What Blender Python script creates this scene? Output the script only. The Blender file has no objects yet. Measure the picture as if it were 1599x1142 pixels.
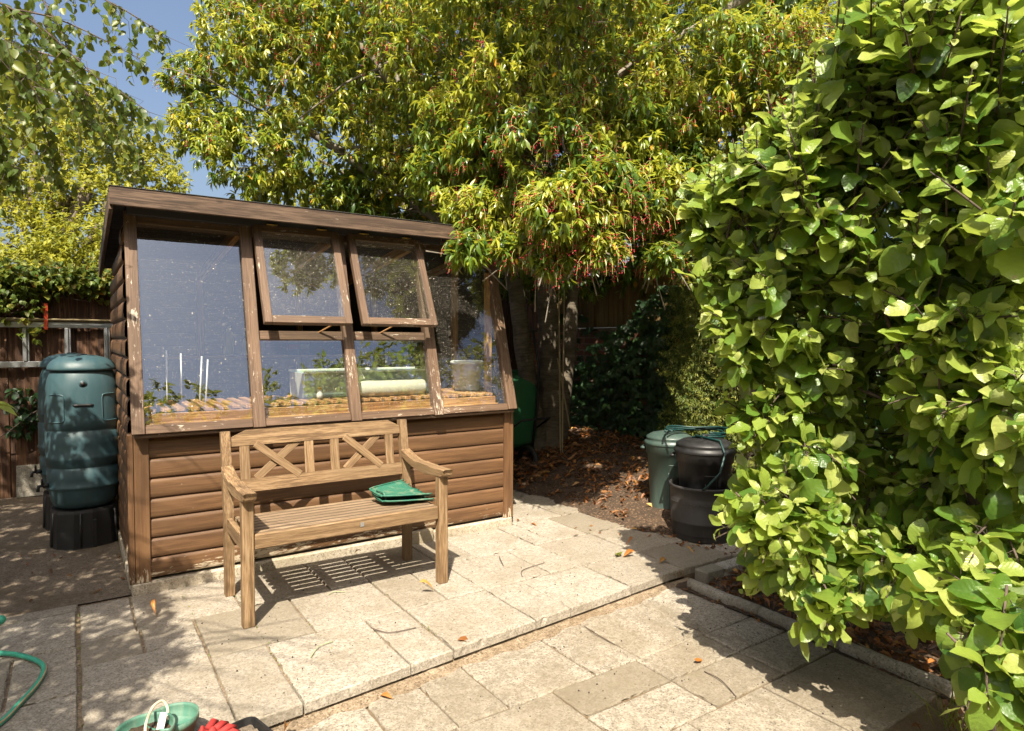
import bpy, math, random
import numpy as np
from math import sin, cos, pi, radians, sqrt
from mathutils import Vector, Matrix
random.seed(7); RNG = np.random.default_rng(11)
scene = bpy.context.scene
COL = scene.collection

# ------------------------------------------------------------------ camera
cam_d = bpy.data.cameras.new('camera'); cam = bpy.data.objects.new('camera', cam_d); COL.objects.link(cam)
cam_d.sensor_width = 36; cam_d.lens = 22.793; cam_d.clip_start = .05; cam_d.clip_end = 2000
yaw, pitch, roll = .5942, -.03726, .00275
f_ = Vector((sin(yaw)*cos(pitch), cos(yaw)*cos(pitch), sin(pitch)))
r_ = Vector((cos(yaw), -sin(yaw), 0)); u_ = r_.cross(f_)
r2 = r_*cos(roll)+u_*sin(roll); u2 = -r_*sin(roll)+u_*cos(roll)
M = Matrix((r2, u2, -f_)).transposed().to_4x4(); M.translation = (-.2559, -4.0421, 1.378)
cam.matrix_world = M; scene.camera = cam

# ------------------------------------------------------------------ sky, sun, exposure
SUN = Vector((-.43, -.63, 1.0)).normalized()
EL = math.asin(SUN.z)
w = bpy.data.worlds.new('World'); scene.world = w; w.use_nodes = True
nt = w.node_tree; nt.nodes.clear()
wo = nt.nodes.new('ShaderNodeOutputWorld'); bg = nt.nodes.new('ShaderNodeBackground')
sky = nt.nodes.new('ShaderNodeTexSky'); sky.sky_type = 'NISHITA'; sky.sun_disc = False
sky.sun_elevation = EL; sky.sun_rotation = math.atan2(SUN.x, SUN.y); sky.air_density = 1.0
sky.dust_density = 6.0; sky.ozone_density = 1.5
bg.inputs['Strength'].default_value = .092
nt.links.new(sky.outputs[0], bg.inputs[0]); nt.links.new(bg.outputs[0], wo.inputs[0])
sd = bpy.data.lights.new('sun', 'SUN'); sd.energy = 5; sd.angle = radians(.45); sd.color = (1, .91, .75)
sun = bpy.data.objects.new('sun', sd); COL.objects.link(sun); sun.location = (-3, -5, 9)
sun.rotation_euler = SUN.to_track_quat('Z', 'Y').to_euler()
scene.view_settings.view_transform = 'Standard'; scene.view_settings.look = 'None'
scene.view_settings.exposure = 1.22; scene.view_settings.gamma = 1
try:
    scene.cycles.use_denoising = True; scene.cycles.transparent_max_bounces = 24; scene.cycles.max_bounces = 10
    scene.cycles.sample_clamp_indirect = 6
except Exception: pass

# ------------------------------------------------------------------ object helpers
def tag(o, label=None, cat=None, group=None, kind=None):
    if label: o['label'] = label
    if cat: o['category'] = cat
    if group: o['group'] = group
    if kind: o['kind'] = kind
    return o
def empty(name, loc, label, cat, group=None, rz=0):
    o = bpy.data.objects.new(name, None); COL.objects.link(o); o.location = loc; o.rotation_euler = (0, 0, rz)
    o.empty_display_size = .1
    return tag(o, label, cat, group)

class MB:
    """mesh builder; 'gr' = per-vertex grain coordinates (along, across, up) with a random offset per piece"""
    def __init__(s): s.v = []; s.f = []; s.g = []; s.n = 0; s.sm = []
    def add(s, vs, fs, gs=None, smooth=False):
        k = len(s.v); s.v += [tuple(p) for p in vs]; s.f += [tuple(i+k for i in f) for f in fs]
        s.g += [tuple(g) for g in (gs or vs)]; s.sm += [smooth]*len(fs)
    def beam(s, p0, p1, w, h, up=(0, 0, 1), c=.003, w1=None, h1=None):
        p0 = Vector(p0); p1 = Vector(p1); d = p1-p0; L = d.length; d.normalize(); up = Vector(up)
        sd = d.cross(up); sd.normalize(); up = sd.cross(d); up.normalize()
        w1 = w if w1 is None else w1; h1 = h if h1 is None else h1
        c = min(c, w*.3, h*.3, L*.3)
        off = (random.uniform(-50, 50), random.uniform(-50, 50), random.uniform(-50, 50))
        vs = []; gs = []
        for t, ins in ((0, c), (c, 0), (L-c, 0), (L, c)):
            k = t/L; ww = (w+(w1-w)*k)/2-ins; hh = (h+(h1-h)*k)/2-ins; cc = c*.9 if ins == 0 else c*.2
            for a, b in ((-ww+cc, -hh), (ww-cc, -hh), (ww, -hh+cc), (ww, hh-cc), (ww-cc, hh), (-ww+cc, hh), (-ww, hh-cc), (-ww, -hh+cc)):
                vs.append(p0+d*t+sd*a+up*b); gs.append((t+off[0], a+off[1], b+off[2]))
        fs = []
        for r in range(3):
            for i in range(8):
                j = (i+1) % 8; fs.append((r*8+i, r*8+j, (r+1)*8+j, (r+1)*8+i))
        fs.append(tuple(range(7, -1, -1))); fs.append(tuple(range(24, 32)))
        s.add(vs, fs, gs)
    def box(s, x0, x1, y0, y1, z0, z1, c=.003, axis=0):
        cx, cy, cz = (x0+x1)/2, (y0+y1)/2, (z0+z1)/2
        if axis == 0: s.beam((x0, cy, cz), (x1, cy, cz), y1-y0, z1-z0, (0, 0, 1), c)
        elif axis == 1: s.beam((cx, y0, cz), (cx, y1, cz), x1-x0, z1-z0, (0, 0, 1), c)
        else: s.beam((cx, cy, z0), (cx, cy, z1), x1-x0, y1-y0, (0, 1, 0), c)
    def prism(s, pts, origin, ux, uy, uz, th, c=0, sw=False):
        """polygon pts in (ux,uy) plane extruded along uz by th"""
        o = Vector(origin); ux = Vector(ux); uy = Vector(uy); uz = Vector(uz); n = len(pts)
        off = random.uniform(-50, 50); vs = []; gs = []
        for k in (0, th):
            for a, b in pts: vs.append(o+ux*a+uy*b+uz*k); gs.append((b+off, a+off, k) if sw else (a+off, b+off, k))
        fs = [tuple(range(n-1, -1, -1)), tuple(range(n, 2*n))]+[(i, (i+1) % n, n+(i+1) % n, n+i) for i in range(n)]
        s.add(vs, fs, gs)
    def tube(s, pts, rad, n=8, smooth=True, cap=True, jit=0):
        pts = [Vector(p) for p in pts]; m = len(pts)
        if not hasattr(rad, '__len__'): rad = [rad]*m
        ref = Vector((.3, .2, 1)).normalized(); vs = []; gs = []; off = random.uniform(-50, 50); acc = 0; prev = None
        for i, p in enumerate(pts):
            t = (pts[min(i+1, m-1)]-pts[max(i-1, 0)])
            if t.length < 1e-9: t = Vector((0, 0, 1))
            t.normalize()
            a = (prev - t*prev.dot(t)) if prev is not None else (ref-t*ref.dot(t))
            if a.length < 1e-4: a = Vector((1, 0, 0))-t*t.x
            a.normalize(); prev = a; b = t.cross(a)
            if i: acc += (p-pts[i-1]).length
            for k in range(n):
                an = 2*pi*k/n; rr = rad[i]*(1+random.uniform(-jit, jit))
                vs.append(p+(a*cos(an)+b*sin(an))*rr); gs.append((acc+off, cos(an)*rad[i], sin(an)*rad[i]))
        fs = [(i*n+k, i*n+(k+1) % n, (i+1)*n+(k+1) % n, (i+1)*n+k) for i in range(m-1) for k in range(n)]
        if cap: fs += [tuple(range(n-1, -1, -1)), tuple(range((m-1)*n, m*n))]
        s.add(vs, fs, gs, smooth)
    def lathe(s, prof, c=(0, 0, 0), n=40, sx=1, sy=1, smooth=True, p=2.0):
        vs = []
        for r, z in prof:
            for k in range(n):
                a = 2*pi*k/n; ca, sa = cos(a), sin(a)
                q = (abs(ca)**p+abs(sa)**p)**(-1/p)
                vs.append((c[0]+r*ca*q*sx, c[1]+r*sa*q*sy, c[2]+z))
        m = len(prof)
        fs = [(i*n+k, i*n+(k+1) % n, (i+1)*n+(k+1) % n, (i+1)*n+k) for i in range(m-1) for k in range(n)]
        if prof[0][0] > 1e-4: fs.append(tuple(range(n-1, -1, -1)))
        if prof[-1][0] > 1e-4: fs.append(tuple(range((m-1)*n, m*n)))
        s.add(vs, fs, None, smooth)
    def blob(s, c, rx, ry, rz, n=10, jit=.05):
        vs = []; m = n//2+1
        for i in range(m+1):
            th = pi*i/m
            for k in range(n):
                a = 2*pi*k/n; j = 1+random.uniform(-jit, jit)
                vs.append((c[0]+rx*sin(th)*cos(a)*j, c[1]+ry*sin(th)*sin(a)*j, c[2]+rz*cos(th)*j))
        fs = [((i+1)*n+k, (i+1)*n+(k+1) % n, i*n+(k+1) % n, i*n+k) for i in range(m) for k in range(n)]
        s.add(vs, fs, None, True)
    def build(s, name, mat, parent=None, auto=None, **kw):
        me = bpy.data.meshes.new(name); me.from_pydata(s.v, [], s.f)
        at = me.attributes.new('gr', 'FLOAT_VECTOR', 'POINT'); at.data.foreach_set('vector', np.array(s.g, 'f').ravel())
        me.polygons.foreach_set('use_smooth', s.sm); me.materials.append(mat)
        me.validate(); me.update()
        o = bpy.data.objects.new(name, me); COL.objects.link(o)
        if parent is not None: o.parent = parent
        if kw: tag(o, **kw)
        return o

def np_mesh(name, V, F, mat, parent=None, tone=None, uv=None, smooth=True, gr=None):
    """V (n,3); F (m,k) uniform faces or list of such arrays"""
    me = bpy.data.meshes.new(name)
    Fs = F if isinstance(F, list) else [F]
    loops = np.concatenate([f.ravel() for f in Fs]).astype('i')
    cnt = np.concatenate([np.full(len(f), f.shape[1]) for f in Fs]).astype('i')
    st = np.concatenate([[0], np.cumsum(cnt)[:-1]]).astype('i')
    me.vertices.add(len(V)); me.vertices.foreach_set('co', V.astype('f').ravel())
    me.loops.add(len(loops)); me.loops.foreach_set('vertex_index', loops)
    me.polygons.add(len(cnt)); me.polygons.foreach_set('loop_start', st); me.polygons.foreach_set('loop_total', cnt)
    me.polygons.foreach_set('use_smooth', np.full(len(cnt), smooth))
    me.update(calc_edges=True)
    if tone is not None: a = me.attributes.new('tone', 'FLOAT', 'POINT'); a.data.foreach_set('value', tone.astype('f'))
    if gr is not None: a = me.attributes.new('gr', 'FLOAT_VECTOR', 'POINT'); a.data.foreach_set('vector', gr.astype('f').ravel())
    if uv is not None:
        l = me.uv_layers.new(name='uv'); l.data.foreach_set('uv', uv[loops].astype('f').ravel())
    me.materials.append(mat)
    o = bpy.data.objects.new(name, me); COL.objects.link(o)
    if parent is not None: o.parent = parent
    return o

# ------------------------------------------------------------------ materials
def mat(name):
    m = bpy.data.materials.new(name); m.use_nodes = True; t = m.node_tree
    b = t.nodes['Principled BSDF']; return m, t, b
def N(t, ty, **k):
    n = t.nodes.new(ty)
    for a, v in k.items():
        if a in n.inputs: n.inputs[a].default_value = v
        else: setattr(n, a, v)
    return n
def L(t, a, b): t.links.new(a, b)
def noise(t, vec, scale, detail=4, rough=.6, dist=0):
    n = N(t, 'ShaderNodeTexNoise'); n.inputs['Scale'].default_value = scale; n.inputs['Detail'].default_value = detail
    n.inputs['Roughness'].default_value = rough; n.inputs['Distortion'].default_value = dist
    if vec is not None: L(t, vec, n.inputs['Vector'])
    return n.outputs['Fac']
def ramp(t, fac, stops):
    r = N(t, 'ShaderNodeValToRGB'); e = r.color_ramp.elements
    while len(e) < len(stops): e.new(.5)
    for i, (p, c) in enumerate(stops):
        e[i].position = p; e[i].color = (*c, 1) if len(c) == 3 else c
    L(t, fac, r.inputs[0]); return r.outputs[0]
def mapr(t, fac, a, b, c=0, d=1):
    r = N(t, 'ShaderNodeMapRange'); L(t, fac, r.inputs[0])
    for i, v in enumerate((a, b, c, d)): r.inputs[i+1].default_value = v
    return r.outputs[0]
def mix(t, fac, a, b, mode='MIX'):
    m = N(t, 'ShaderNodeMix', data_type='RGBA', blend_type=mode)
    for s_, v in ((m.inputs[0], fac), (m.inputs[6], a), (m.inputs[7], b)):
        if hasattr(v, 'is_linked') or hasattr(v, 'links'): L(t, v, s_)
        else: s_.default_value = v if not isinstance(v, tuple) else (*v, 1)
    return m.outputs[2]
def math_(t, op, a, b=None):
    m = N(t, 'ShaderNodeMath', operation=op)
    for i, v in enumerate((a, b)):
        if v is None: continue
        if hasattr(v, 'links'): L(t, v, m.inputs[i])
        else: m.inputs[i].default_value = v
    return m.outputs[0]
def bump(t, b, h, s=.3, d=.002):
    n = N(t, 'ShaderNodeBump'); n.inputs['Strength'].default_value = s; n.inputs['Distance'].default_value = d
    L(t, h, n.inputs['Height']); L(t, n.outputs[0], b.inputs['Normal'])
def scl(t, vec, s):
    m = N(t, 'ShaderNodeMapping'); m.inputs['Scale'].default_value = s; L(t, vec, m.inputs['Vector']); return m.outputs[0]
def objco(t): return N(t, 'ShaderNodeTexCoord').outputs['Object']
def grco(t): return N(t, 'ShaderNodeAttribute', attribute_name='gr').outputs['Vector']

def wood(name, c1, c2, c3, grain=1.0, rough=.75, peel=0, peelcol=(.55, .45, .33), knots=True, peel_lo=None, bs=.35, ct=1.0, edge_grime_shade=None):
    m, t, b = mat(name); g = grco(t)
    a = noise(t, scl(t, g, (2.2*grain, 42*grain, 42*grain)), 1, 6, .65, .6)
    a2 = noise(t, scl(t, g, (9*grain, 190*grain, 190*grain)), 1, 3, .6)
    low = noise(t, scl(t, g, (1.5, 5, 5)), 1, 3, .5)
    s = math_(t, 'ADD', math_(t, 'MULTIPLY', a, .55), math_(t, 'MULTIPLY', a2, .45))
    c = ramp(t, s, [(.5-.10*ct, tuple(x*.7 for x in c1)), (.5-.03*ct, c1), (.5+.02*ct, c2), (.5+.11*ct, c3)])
    c = mix(t, mapr(t, low, .38, .62, 0, .6), c, tuple(x*.6 for x in c2))
    if knots:
        v = N(t, 'ShaderNodeTexVoronoi'); L(t, scl(t, g, (4, 12, 12)), v.inputs['Vector']); v.inputs['Scale'].default_value = 1
        c = mix(t, mapr(t, v.outputs['Distance'], .05, .11, .75, 0), c, tuple(x*.35 for x in c1))
    if peel:
        p = noise(t, scl(t, g, (14, 70, 70)), 1, 7, .75, .3)
        q = noise(t, objco(t), 2.3, 3, .6)
        pp = math_(t, 'ADD', math_(t, 'MULTIPLY', p, .75), math_(t, 'MULTIPLY', q, .4))
        if peel_lo is not None:   # bottom of the wall weathers first (splash zone)
            sx = N(t, 'ShaderNodeSeparateXYZ'); L(t, objco(t), sx.inputs[0])
            pp = math_(t, 'ADD', pp, mapr(t, sx.outputs[2], peel_lo, peel_lo+.16, .16, 0))
        c = mix(t, mapr(t, pp, peel, peel+.02), c, mix(t, a2, peelcol, tuple(x*.6 for x in peelcol)))
    if edge_grime_shade:   # dirt and gap shade, painted dark along the edges of every slat
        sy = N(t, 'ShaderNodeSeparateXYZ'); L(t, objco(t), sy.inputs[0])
        fr = math_(t, 'FRACT', math_(t, 'DIVIDE', math_(t, 'SUBTRACT', sy.outputs[1], edge_grime_shade[0]), edge_grime_shade[1]))
        ed = math_(t, 'MAXIMUM', mapr(t, fr, .03, .13, 1, 0), mapr(t, fr, edge_grime_shade[2]/edge_grime_shade[1]-.10, edge_grime_shade[2]/edge_grime_shade[1]-.01, 0, 1))
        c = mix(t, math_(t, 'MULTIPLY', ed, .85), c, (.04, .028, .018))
    L(t, c, b.inputs['Base Color']); b.inputs['Roughness'].default_value = rough
    bump(t, b, s, bs, .003); return m
def plastic(name, col, rough=.4, dust=.25, dustcol=(.3, .27, .22), var=.15, b_=.05):
    m, t, b = mat(name); o = objco(t)
    n1 = noise(t, o, 5, 6, .7); n2 = noise(t, scl(t, o, (18, 18, 3)), 1, 4, .7); n3 = noise(t, o, 160, 2)
    c = mix(t, mapr(t, n1, .3, .7, 0, var), col, tuple(x*.5 for x in col))
    c = mix(t, mapr(t, n2, .5, .85, 0, dust), c, dustcol)
    c = mix(t, mapr(t, n3, .66, .72, 0, dust), c, dustcol)
    L(t, c, b.inputs['Base Color']); L(t, mapr(t, n2, .3, .8, rough, min(1, rough+.3)), b.inputs['Roughness'])
    bump(t, b, n1, b_, .003); return m
def concrete(name, base, dark, light, sc=1, fine=1.0, stain=.5):
    m, t, b = mat(name); o = objco(t); g = grco(t)
    big = noise(t, o, 1.9*sc, 6, .68, .4); mid = noise(t, o, 11*sc, 6, .75, .3); fn = noise(t, o, 95*sc, 5, .85); f2 = noise(t, o, 38*sc, 5, .8)
    v = N(t, 'ShaderNodeTexVoronoi'); L(t, o, v.inputs['Vector']); v.inputs['Scale'].default_value = 165*sc
    sp = N(t, 'ShaderNodeSeparateXYZ'); L(t, v.outputs['Color'], sp.inputs[0])
    s3 = N(t, 'ShaderNodeSeparateXYZ'); L(t, g, s3.inputs[0])
    gb = noise(t, scl(t, g, (1, 1, 0)), 3.2, 5, .7, .5)
    c = ramp(t, math_(t, 'ADD', math_(t, 'MULTIPLY', fn, .55), math_(t, 'MULTIPLY', f2, .45)), [(.40, dark), (.5, base), (.60, light)])
    c = mix(t, mapr(t, sp.outputs[0], .84, .88, 0, .6*fine), c, tuple(x*.35 for x in dark))
    c = mix(t, mapr(t, sp.outputs[1], .88, .9, 0, .4*fine), c, tuple(min(1, x*1.3) for x in light))
    c = mix(t, mapr(t, mid, .5, .68, 0, stain), c, (base[0]*.52, base[1]*.5, base[2]*.46))
    c = mix(t, mapr(t, big, .48, .62, 0, stain*.9), c, (base[0]*.6, base[1]*.55, base[2]*.45))
    c = mix(t, mapr(t, gb, .52, .66, 0, stain*.8), c, (base[0]*.55, base[1]*.53, base[2]*.48))
    c = mix(t, mapr(t, gb, .32, .42, stain*.5, 0), c, tuple(min(1, x*1.05) for x in light))
    c = mix(t, mapr(t, s3.outputs[2], 0, 1.2, 0, .7), c, (base[0]*.55, base[1]*.52, base[2]*.45))
    L(t, c, b.inputs['Base Color']); b.inputs['Roughness'].default_value = .92; b.inputs['Specular IOR Level'].default_value = .25
    h = math_(t, 'ADD', math_(t, 'MULTIPLY', fn, .6), math_(t, 'MULTIPLY', sp.outputs[0], .4))
    bump(t, b, math_(t, 'ADD', h, f2), .8, .003); return m
def soilmat(name, c1, c2):
    m, t, b = mat(name); o = objco(t); a = noise(t, o, 26, 8, .75); d = noise(t, o, 4, 4)
    v = N(t, 'ShaderNodeTexVoronoi'); L(t, o, v.inputs['Vector']); v.inputs['Scale'].default_value = 75
    sp = N(t, 'ShaderNodeSeparateXYZ'); L(t, v.outputs['Color'], sp.inputs[0])
    c = ramp(t, a, [(.3, c1), (.7, c2)]); c = mix(t, mapr(t, sp.outputs[0], .78, .95, 0, .7), c, tuple(min(1, x*2.4) for x in c2))
    c = mix(t, mapr(t, d, .4, .7, 0, .5), c, c1)
    L(t, c, b.inputs['Base Color']); b.inputs['Roughness'].default_value = .95
    bump(t, b, math_(t, 'ADD', a, math_(t, 'MULTIPLY', v.outputs['Distance'], .8)), .9, .012); return m
def leafmat(name, stops, back, trans=.4, tcol=(.4, .5, .05), rough=.42, veins=0, spots=0, spec=.4):
    m, t, b = mat(name)
    tone = N(t, 'ShaderNodeAttribute', attribute_name='tone').outputs['Fac']
    c = ramp(t, tone, stops)
    if veins:
        uv = N(t, 'ShaderNodeTexCoord').outputs['UV']; sp = N(t, 'ShaderNodeSeparateXYZ'); L(t, uv, sp.inputs[0])
        x = math_(t, 'ABSOLUTE', math_(t, 'SUBTRACT', sp.outputs[0], .5))
        ph = math_(t, 'SUBTRACT', math_(t, 'MULTIPLY', sp.outputs[1], veins), math_(t, 'MULTIPLY', x, veins*.9))
        sw = math_(t, 'ABSOLUTE', math_(t, 'SUBTRACT', math_(t, 'FRACT', ph), .5))
        vein = math_(t, 'MAXIMUM', mapr(t, sw, .0, .1, 1, 0), mapr(t, x, .0, .03, 1, 0))
        nn = noise(t, objco(t), 60, 4, .7)
        c = mix(t, math_(t, 'MULTIPLY', vein, .10), c, (.3, .36, .12))
        c = mix(t, mapr(t, nn, .35, .75, 0, .25), c, (.06, .11, .02))
        if spots: c = mix(t, mapr(t, noise(t, objco(t), 35, 3), .70, .73, 0, .8), c, (.22, .1, .03))
        bump(t, b, math_(t, 'ADD', mapr(t, sw, 0, .5, 0, .5), math_(t, 'MULTIPLY', nn, 1.6)), .45, .0025)
    geo = N(t, 'ShaderNodeNewGeometry')
    c = mix(t, geo.outputs['Backfacing'], c, mix(t, .55, c, back))
    L(t, c, b.inputs['Base Color']); b.inputs['Roughness'].default_value = rough
    b.inputs['Specular IOR Level'].default_value = spec
    tr = N(t, 'ShaderNodeBsdfTranslucent'); L(t, mix(t, .6, c, tcol), tr.inputs[0])
    ms = N(t, 'ShaderNodeMixShader'); ms.inputs[0].default_value = trans
    L(t, b.outputs[0], ms.inputs[1]); L(t, tr.outputs[0], ms.inputs[2]); L(t, ms.outputs[0], t.nodes['Material Output'].inputs[0])
    return m
def simple(name, col, rough=.6, metal=0, var=.3, sc=20):
    m, t, b = mat(name); n = noise(t, objco(t), sc, 5, .7)
    L(t, mix(t, mapr(t, n, .3, .75, 0, var), col, tuple(x*.4 for x in col)), b.inputs['Base Color'])
    b.inputs['Roughness'].default_value = rough; b.inputs['Metallic'].default_value = metal; return m
def bark(name, c1, c2, horiz=True):
    m, t, b = mat(name); g = grco(t)
    a = noise(t, scl(t, g, (60, 8, 8) if horiz else (5, 60, 60)), 1, 6, .7, .5); lo = noise(t, objco(t), 5, 5, .7)
    c = ramp(t, a, [(.35, c1), (.65, c2)]); c = mix(t, mapr(t, lo, .45, .7, 0, .7), c, tuple(x*.45 for x in c1))
    L(t, c, b.inputs['Base Color']); b.inputs['Roughness'].default_value = .9; bump(t, b, math_(t, 'ADD', a, lo), .7, .008); return m
def glassmat(name, refl=.2, dust=.08, speck=.5, streak=0):
    m, t, b = mat(name); t.nodes.remove(b); o = objco(t)
    tr = N(t, 'ShaderNodeBsdfTransparent'); tr.inputs[0].default_value = (.88, .92, .92, 1)
    gl = N(t, 'ShaderNodeBsdfGlossy'); gl.inputs['Roughness'].default_value = .01; gl.inputs[0].default_value = (.78, .88, 1, 1)
    bn = N(t, 'ShaderNodeBump'); bn.inputs['Strength'].default_value = .05; bn.inputs['Distance'].default_value = .01
    L(t, noise(t, o, 4, 2), bn.inputs['Height']); L(t, bn.outputs[0], gl.inputs['Normal'])
    fr = N(t, 'ShaderNodeLayerWeight'); fr.inputs[0].default_value = .5
    ms = N(t, 'ShaderNodeMixShader'); L(t, math_(t, 'ADD', math_(t, 'MULTIPLY', math_(t, 'POWER', fr.outputs['Facing'], 4), .8), refl), ms.inputs[0])
    L(t, tr.outputs[0], ms.inputs[1]); L(t, gl.outputs[0], ms.inputs[2])
    df = N(t, 'ShaderNodeBsdfDiffuse'); df.inputs[0].default_value = (.55, .5, .42, 1)
    sp = noise(t, o, 260, 2, .6); big = noise(t, o, 3, 6, .75); sc_ = noise(t, scl(t, o, (60, 60, 4)), 1, 4, .7)
    spk = mapr(t, sp, .66, .69, 0, speck)
    spk2 = mapr(t, noise(t, o, 75, 3, .6), 0.69, .71, 0, min(1, speck*1.2))
    dd = math_(t, 'ADD', math_(t, 'MAXIMUM', spk, spk2), mapr(t, big, .3, .8, dust*.5, dust*1.6))
    if streak: dd = math_(t, 'ADD', dd, mapr(t, sc_, .55, .85, 0, streak))
    m2 = N(t, 'ShaderNodeMixShader'); L(t, dd, m2.inputs[0]); L(t, ms.outputs[0], m2.inputs[1]); L(t, df.outputs[0], m2.inputs[2])
    L(t, m2.outputs[0], t.nodes['Material Output'].inputs[0]); return m

BROWN = ((.095, .045, .018), (.14, .070, .029), (.18, .095, .043))
M_clad = wood('brown_painted_cladding', *BROWN, grain=.6, rough=.6, peel=.735, peelcol=(.6, .5, .36), knots=False, peel_lo=.07, bs=.2, ct=1.7)
M_trim = wood('brown_painted_trim', (.095, .054, .031), (.14, .084, .05), (.18, .114, .072), grain=.8, rough=.65, peel=.665, peelcol=(.5, .43, .34), knots=False, ct=1.5)
M_fascia = wood('weathered_fascia', (.05, .029, .017), (.10, .061, .038), (.16, .105, .068), grain=.7, rough=.75, peel=.70, peelcol=(.4, .33, .26), knots=True, bs=.8)
M_teak = wood('weathered_teak', (.13, .075, .034), (.25, .155, .075), (.34, .24, .14), grain=1.3, rough=.72, knots=False, bs=.5, ct=1.35)
M_seat = wood('teak_seat_grime_gap_shade', (.14, .09, .05), (.25, .17, .10), (.34, .26, .175), grain=1.3, rough=.78, knots=False, ct=1.35, edge_grime_shade=(.037, .0655, .0475))
M_pine = wood('orange_pine', (.30, .13, .04), (.5, .26, .10), (.62, .38, .18), grain=.7, knots=True)
M_studwood = wood('interior_stud', (.28, .14, .045), (.45, .24, .085), (.55, .33, .14), grain=.7, knots=False)
M_fence = wood('dark_fence_board', (.045, .02, .01), (.095, .043, .02), (.19, .10, .055), grain=.5, rough=.85, peel=.69, peelcol=(.3, .22, .15), knots=True, bs=.6)
M_fence2 = wood('tan_fence_board', (.15, .10, .035), (.2, .135, .05), (.25, .17, .07), grain=.5, knots=False)
M_felt = simple('roof_felt', (.05, .05, .045), .9)
M_slab = concrete('paving_slab', (.335, .297, .245), (.18, .155, .125), (.47, .425, .36), fine=.75, stain=.48)
M_slab2 = concrete('lower_paving_slab', (.30, .262, .21), (.145, .122, .095), (.43, .385, .315), fine=.85, stain=.6)
M_mortar = concrete('mortar', (.22, .165, .11), (.12, .085, .055), (.33, .26, .185), stain=.6)
M_plinth = concrete('concrete_plinth', (.46, .40, .31), (.3, .25, .19), (.56, .5, .4), stain=.5)
M_conc = concrete('side_concrete', (.17, .135, .1), (.09, .07, .05), (.25, .2, .155), stain=.7)
M_kerb = concrete('kerb_concrete', (.33, .31, .27), (.2, .185, .16), (.45, .42, .37), stain=.6)
M_soil = soilmat('soil', (.03, .019, .011), (.095, .058, .033))
M_butt = plastic('green_butt_plastic', (.034, .076, .09), .34, .14, (.2, .22, .19))
M_black = plastic('black_plastic', (.012, .012, .013), .42, .12, (.13, .12, .1))
M_tub = plastic('charcoal_tub_plastic', (.034, .032, .032), .45, .3, (.13, .12, .11))
M_bin = plastic('green_bin_plastic', (.045, .075, .064), .36, .3, (.15, .17, .14))
M_hose = plastic('hose_green', (.05, .36, .24), .35, .1)
M_hose_d = plastic('dark_hose', (.004, .032, .03), .35, .05)
M_hosestripe = simple('hose_stripe', (.5, .35, .2), .5)
M_scoop = plastic('scoop_green', (.022, .13, .085), .45, .6, (.4, .34, .22))
M_barrow = plastic('barrow_green', (.025, .14, .06), .5, .2)
M_pot = plastic('pot_green', (.06, .17, .12), .45, .35, (.4, .36, .28))
M_alu = simple('aluminium', (.55, .57, .6), .38, .85, .25, 14)
M_orange = simple('red_strap', (.62, .07, .02), .5, 0, .2)
M_red = simple('red_fabric', (.40, .028, .025), .8, 0, .6, 60)
M_white = simple('white_plastic', (.7, .7, .66), .4, 0, .15)
M_cream = simple('cream_roll', (.62, .6, .47), .6, 0, .15)
M_tray = simple('pale_green_tray', (.42, .52, .45), .35, 0, .2)
M_rope = simple('rope', (.6, .5, .34), .85, 0, .3, 120)
M_brass = simple('brass', (.62, .42, .1), .35, .8, .3)
M_bamboo = simple('bamboo', (.34, .27, .15), .5, 0, .5, 30)
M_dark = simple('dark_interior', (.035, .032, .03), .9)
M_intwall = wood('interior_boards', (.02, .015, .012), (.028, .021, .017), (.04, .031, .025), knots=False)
M_bark = bark('laurel_bark', (.075, .06, .043), (.17, .14, .10))
M_twig = bark('grey_twig', (.13, .11, .085), (.27, .24, .19), False)
M_applebark = bark('apple_bark', (.06, .042, .032), (.14, .10, .08), False)
M_stem = simple('young_stem', (.33, .36, .2), .6)
M_berry = simple('red_berry', (.36, .012, .03), .3, 0, .4, 200)
M_raceme = simple('berry_stalk', (.42, .42, .12), .6)
M_apple = simple('green_apple', (.35, .42, .08), .35, 0, .3, 30)
M_yelbot = simple('yellow_bottle', (.42, .45, .12), .35)
M_bluelab = simple('blue_box', (.08, .14, .3), .5)
M_yel = simple('yellow_card', (.6, .42, .05), .5)
M_pink = simple('pink_card', (.5, .08, .14), .5)
M_glass = glassmat('dusty_glass', .21, .008, .75)
M_glassd = glassmat('streaky_dusty_glass', .11, .02, .85, .10)
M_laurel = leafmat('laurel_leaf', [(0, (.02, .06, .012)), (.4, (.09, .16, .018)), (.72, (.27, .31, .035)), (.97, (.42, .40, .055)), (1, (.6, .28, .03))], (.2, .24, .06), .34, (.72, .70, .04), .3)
M_applel = leafmat('apple_leaf', [(0, (.03, .085, .016)), (.4, (.09, .18, .026)), (.75, (.23, .31, .05)), (1, (.38, .42, .12))], (.28, .33, .16), .42, (.62, .74, .07), .3, veins=7, spots=1)
M_birch = leafmat('birch_leaf', [(0, (.035, .07, .012)), (.6, (.085, .13, .02)), (1, (.22, .23, .035))], (.13, .16, .05), .45, (.5, .5, .05), .4)
M_back = leafmat('background_leaf', [(0, (.08, .12, .012)), (.5, (.22, .24, .02)), (1, (.36, .35, .04))], (.24, .25, .05), .45, (.55, .52, .04), .5)
M_yew = leafmat('yew_needle', [(0, (.04, .075, .014)), (.5, (.12, .15, .025)), (1, (.28, .28, .055))], (.1, .12, .04), .25, (.3, .32, .04), .5)
M_creeper = leafmat('creeper_leaf', [(0, (.012, .035, .012)), (.7, (.03, .075, .025)), (1, (.06, .12, .03))], (.05, .09, .04), .3, (.16, .26, .04), .4)
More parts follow.
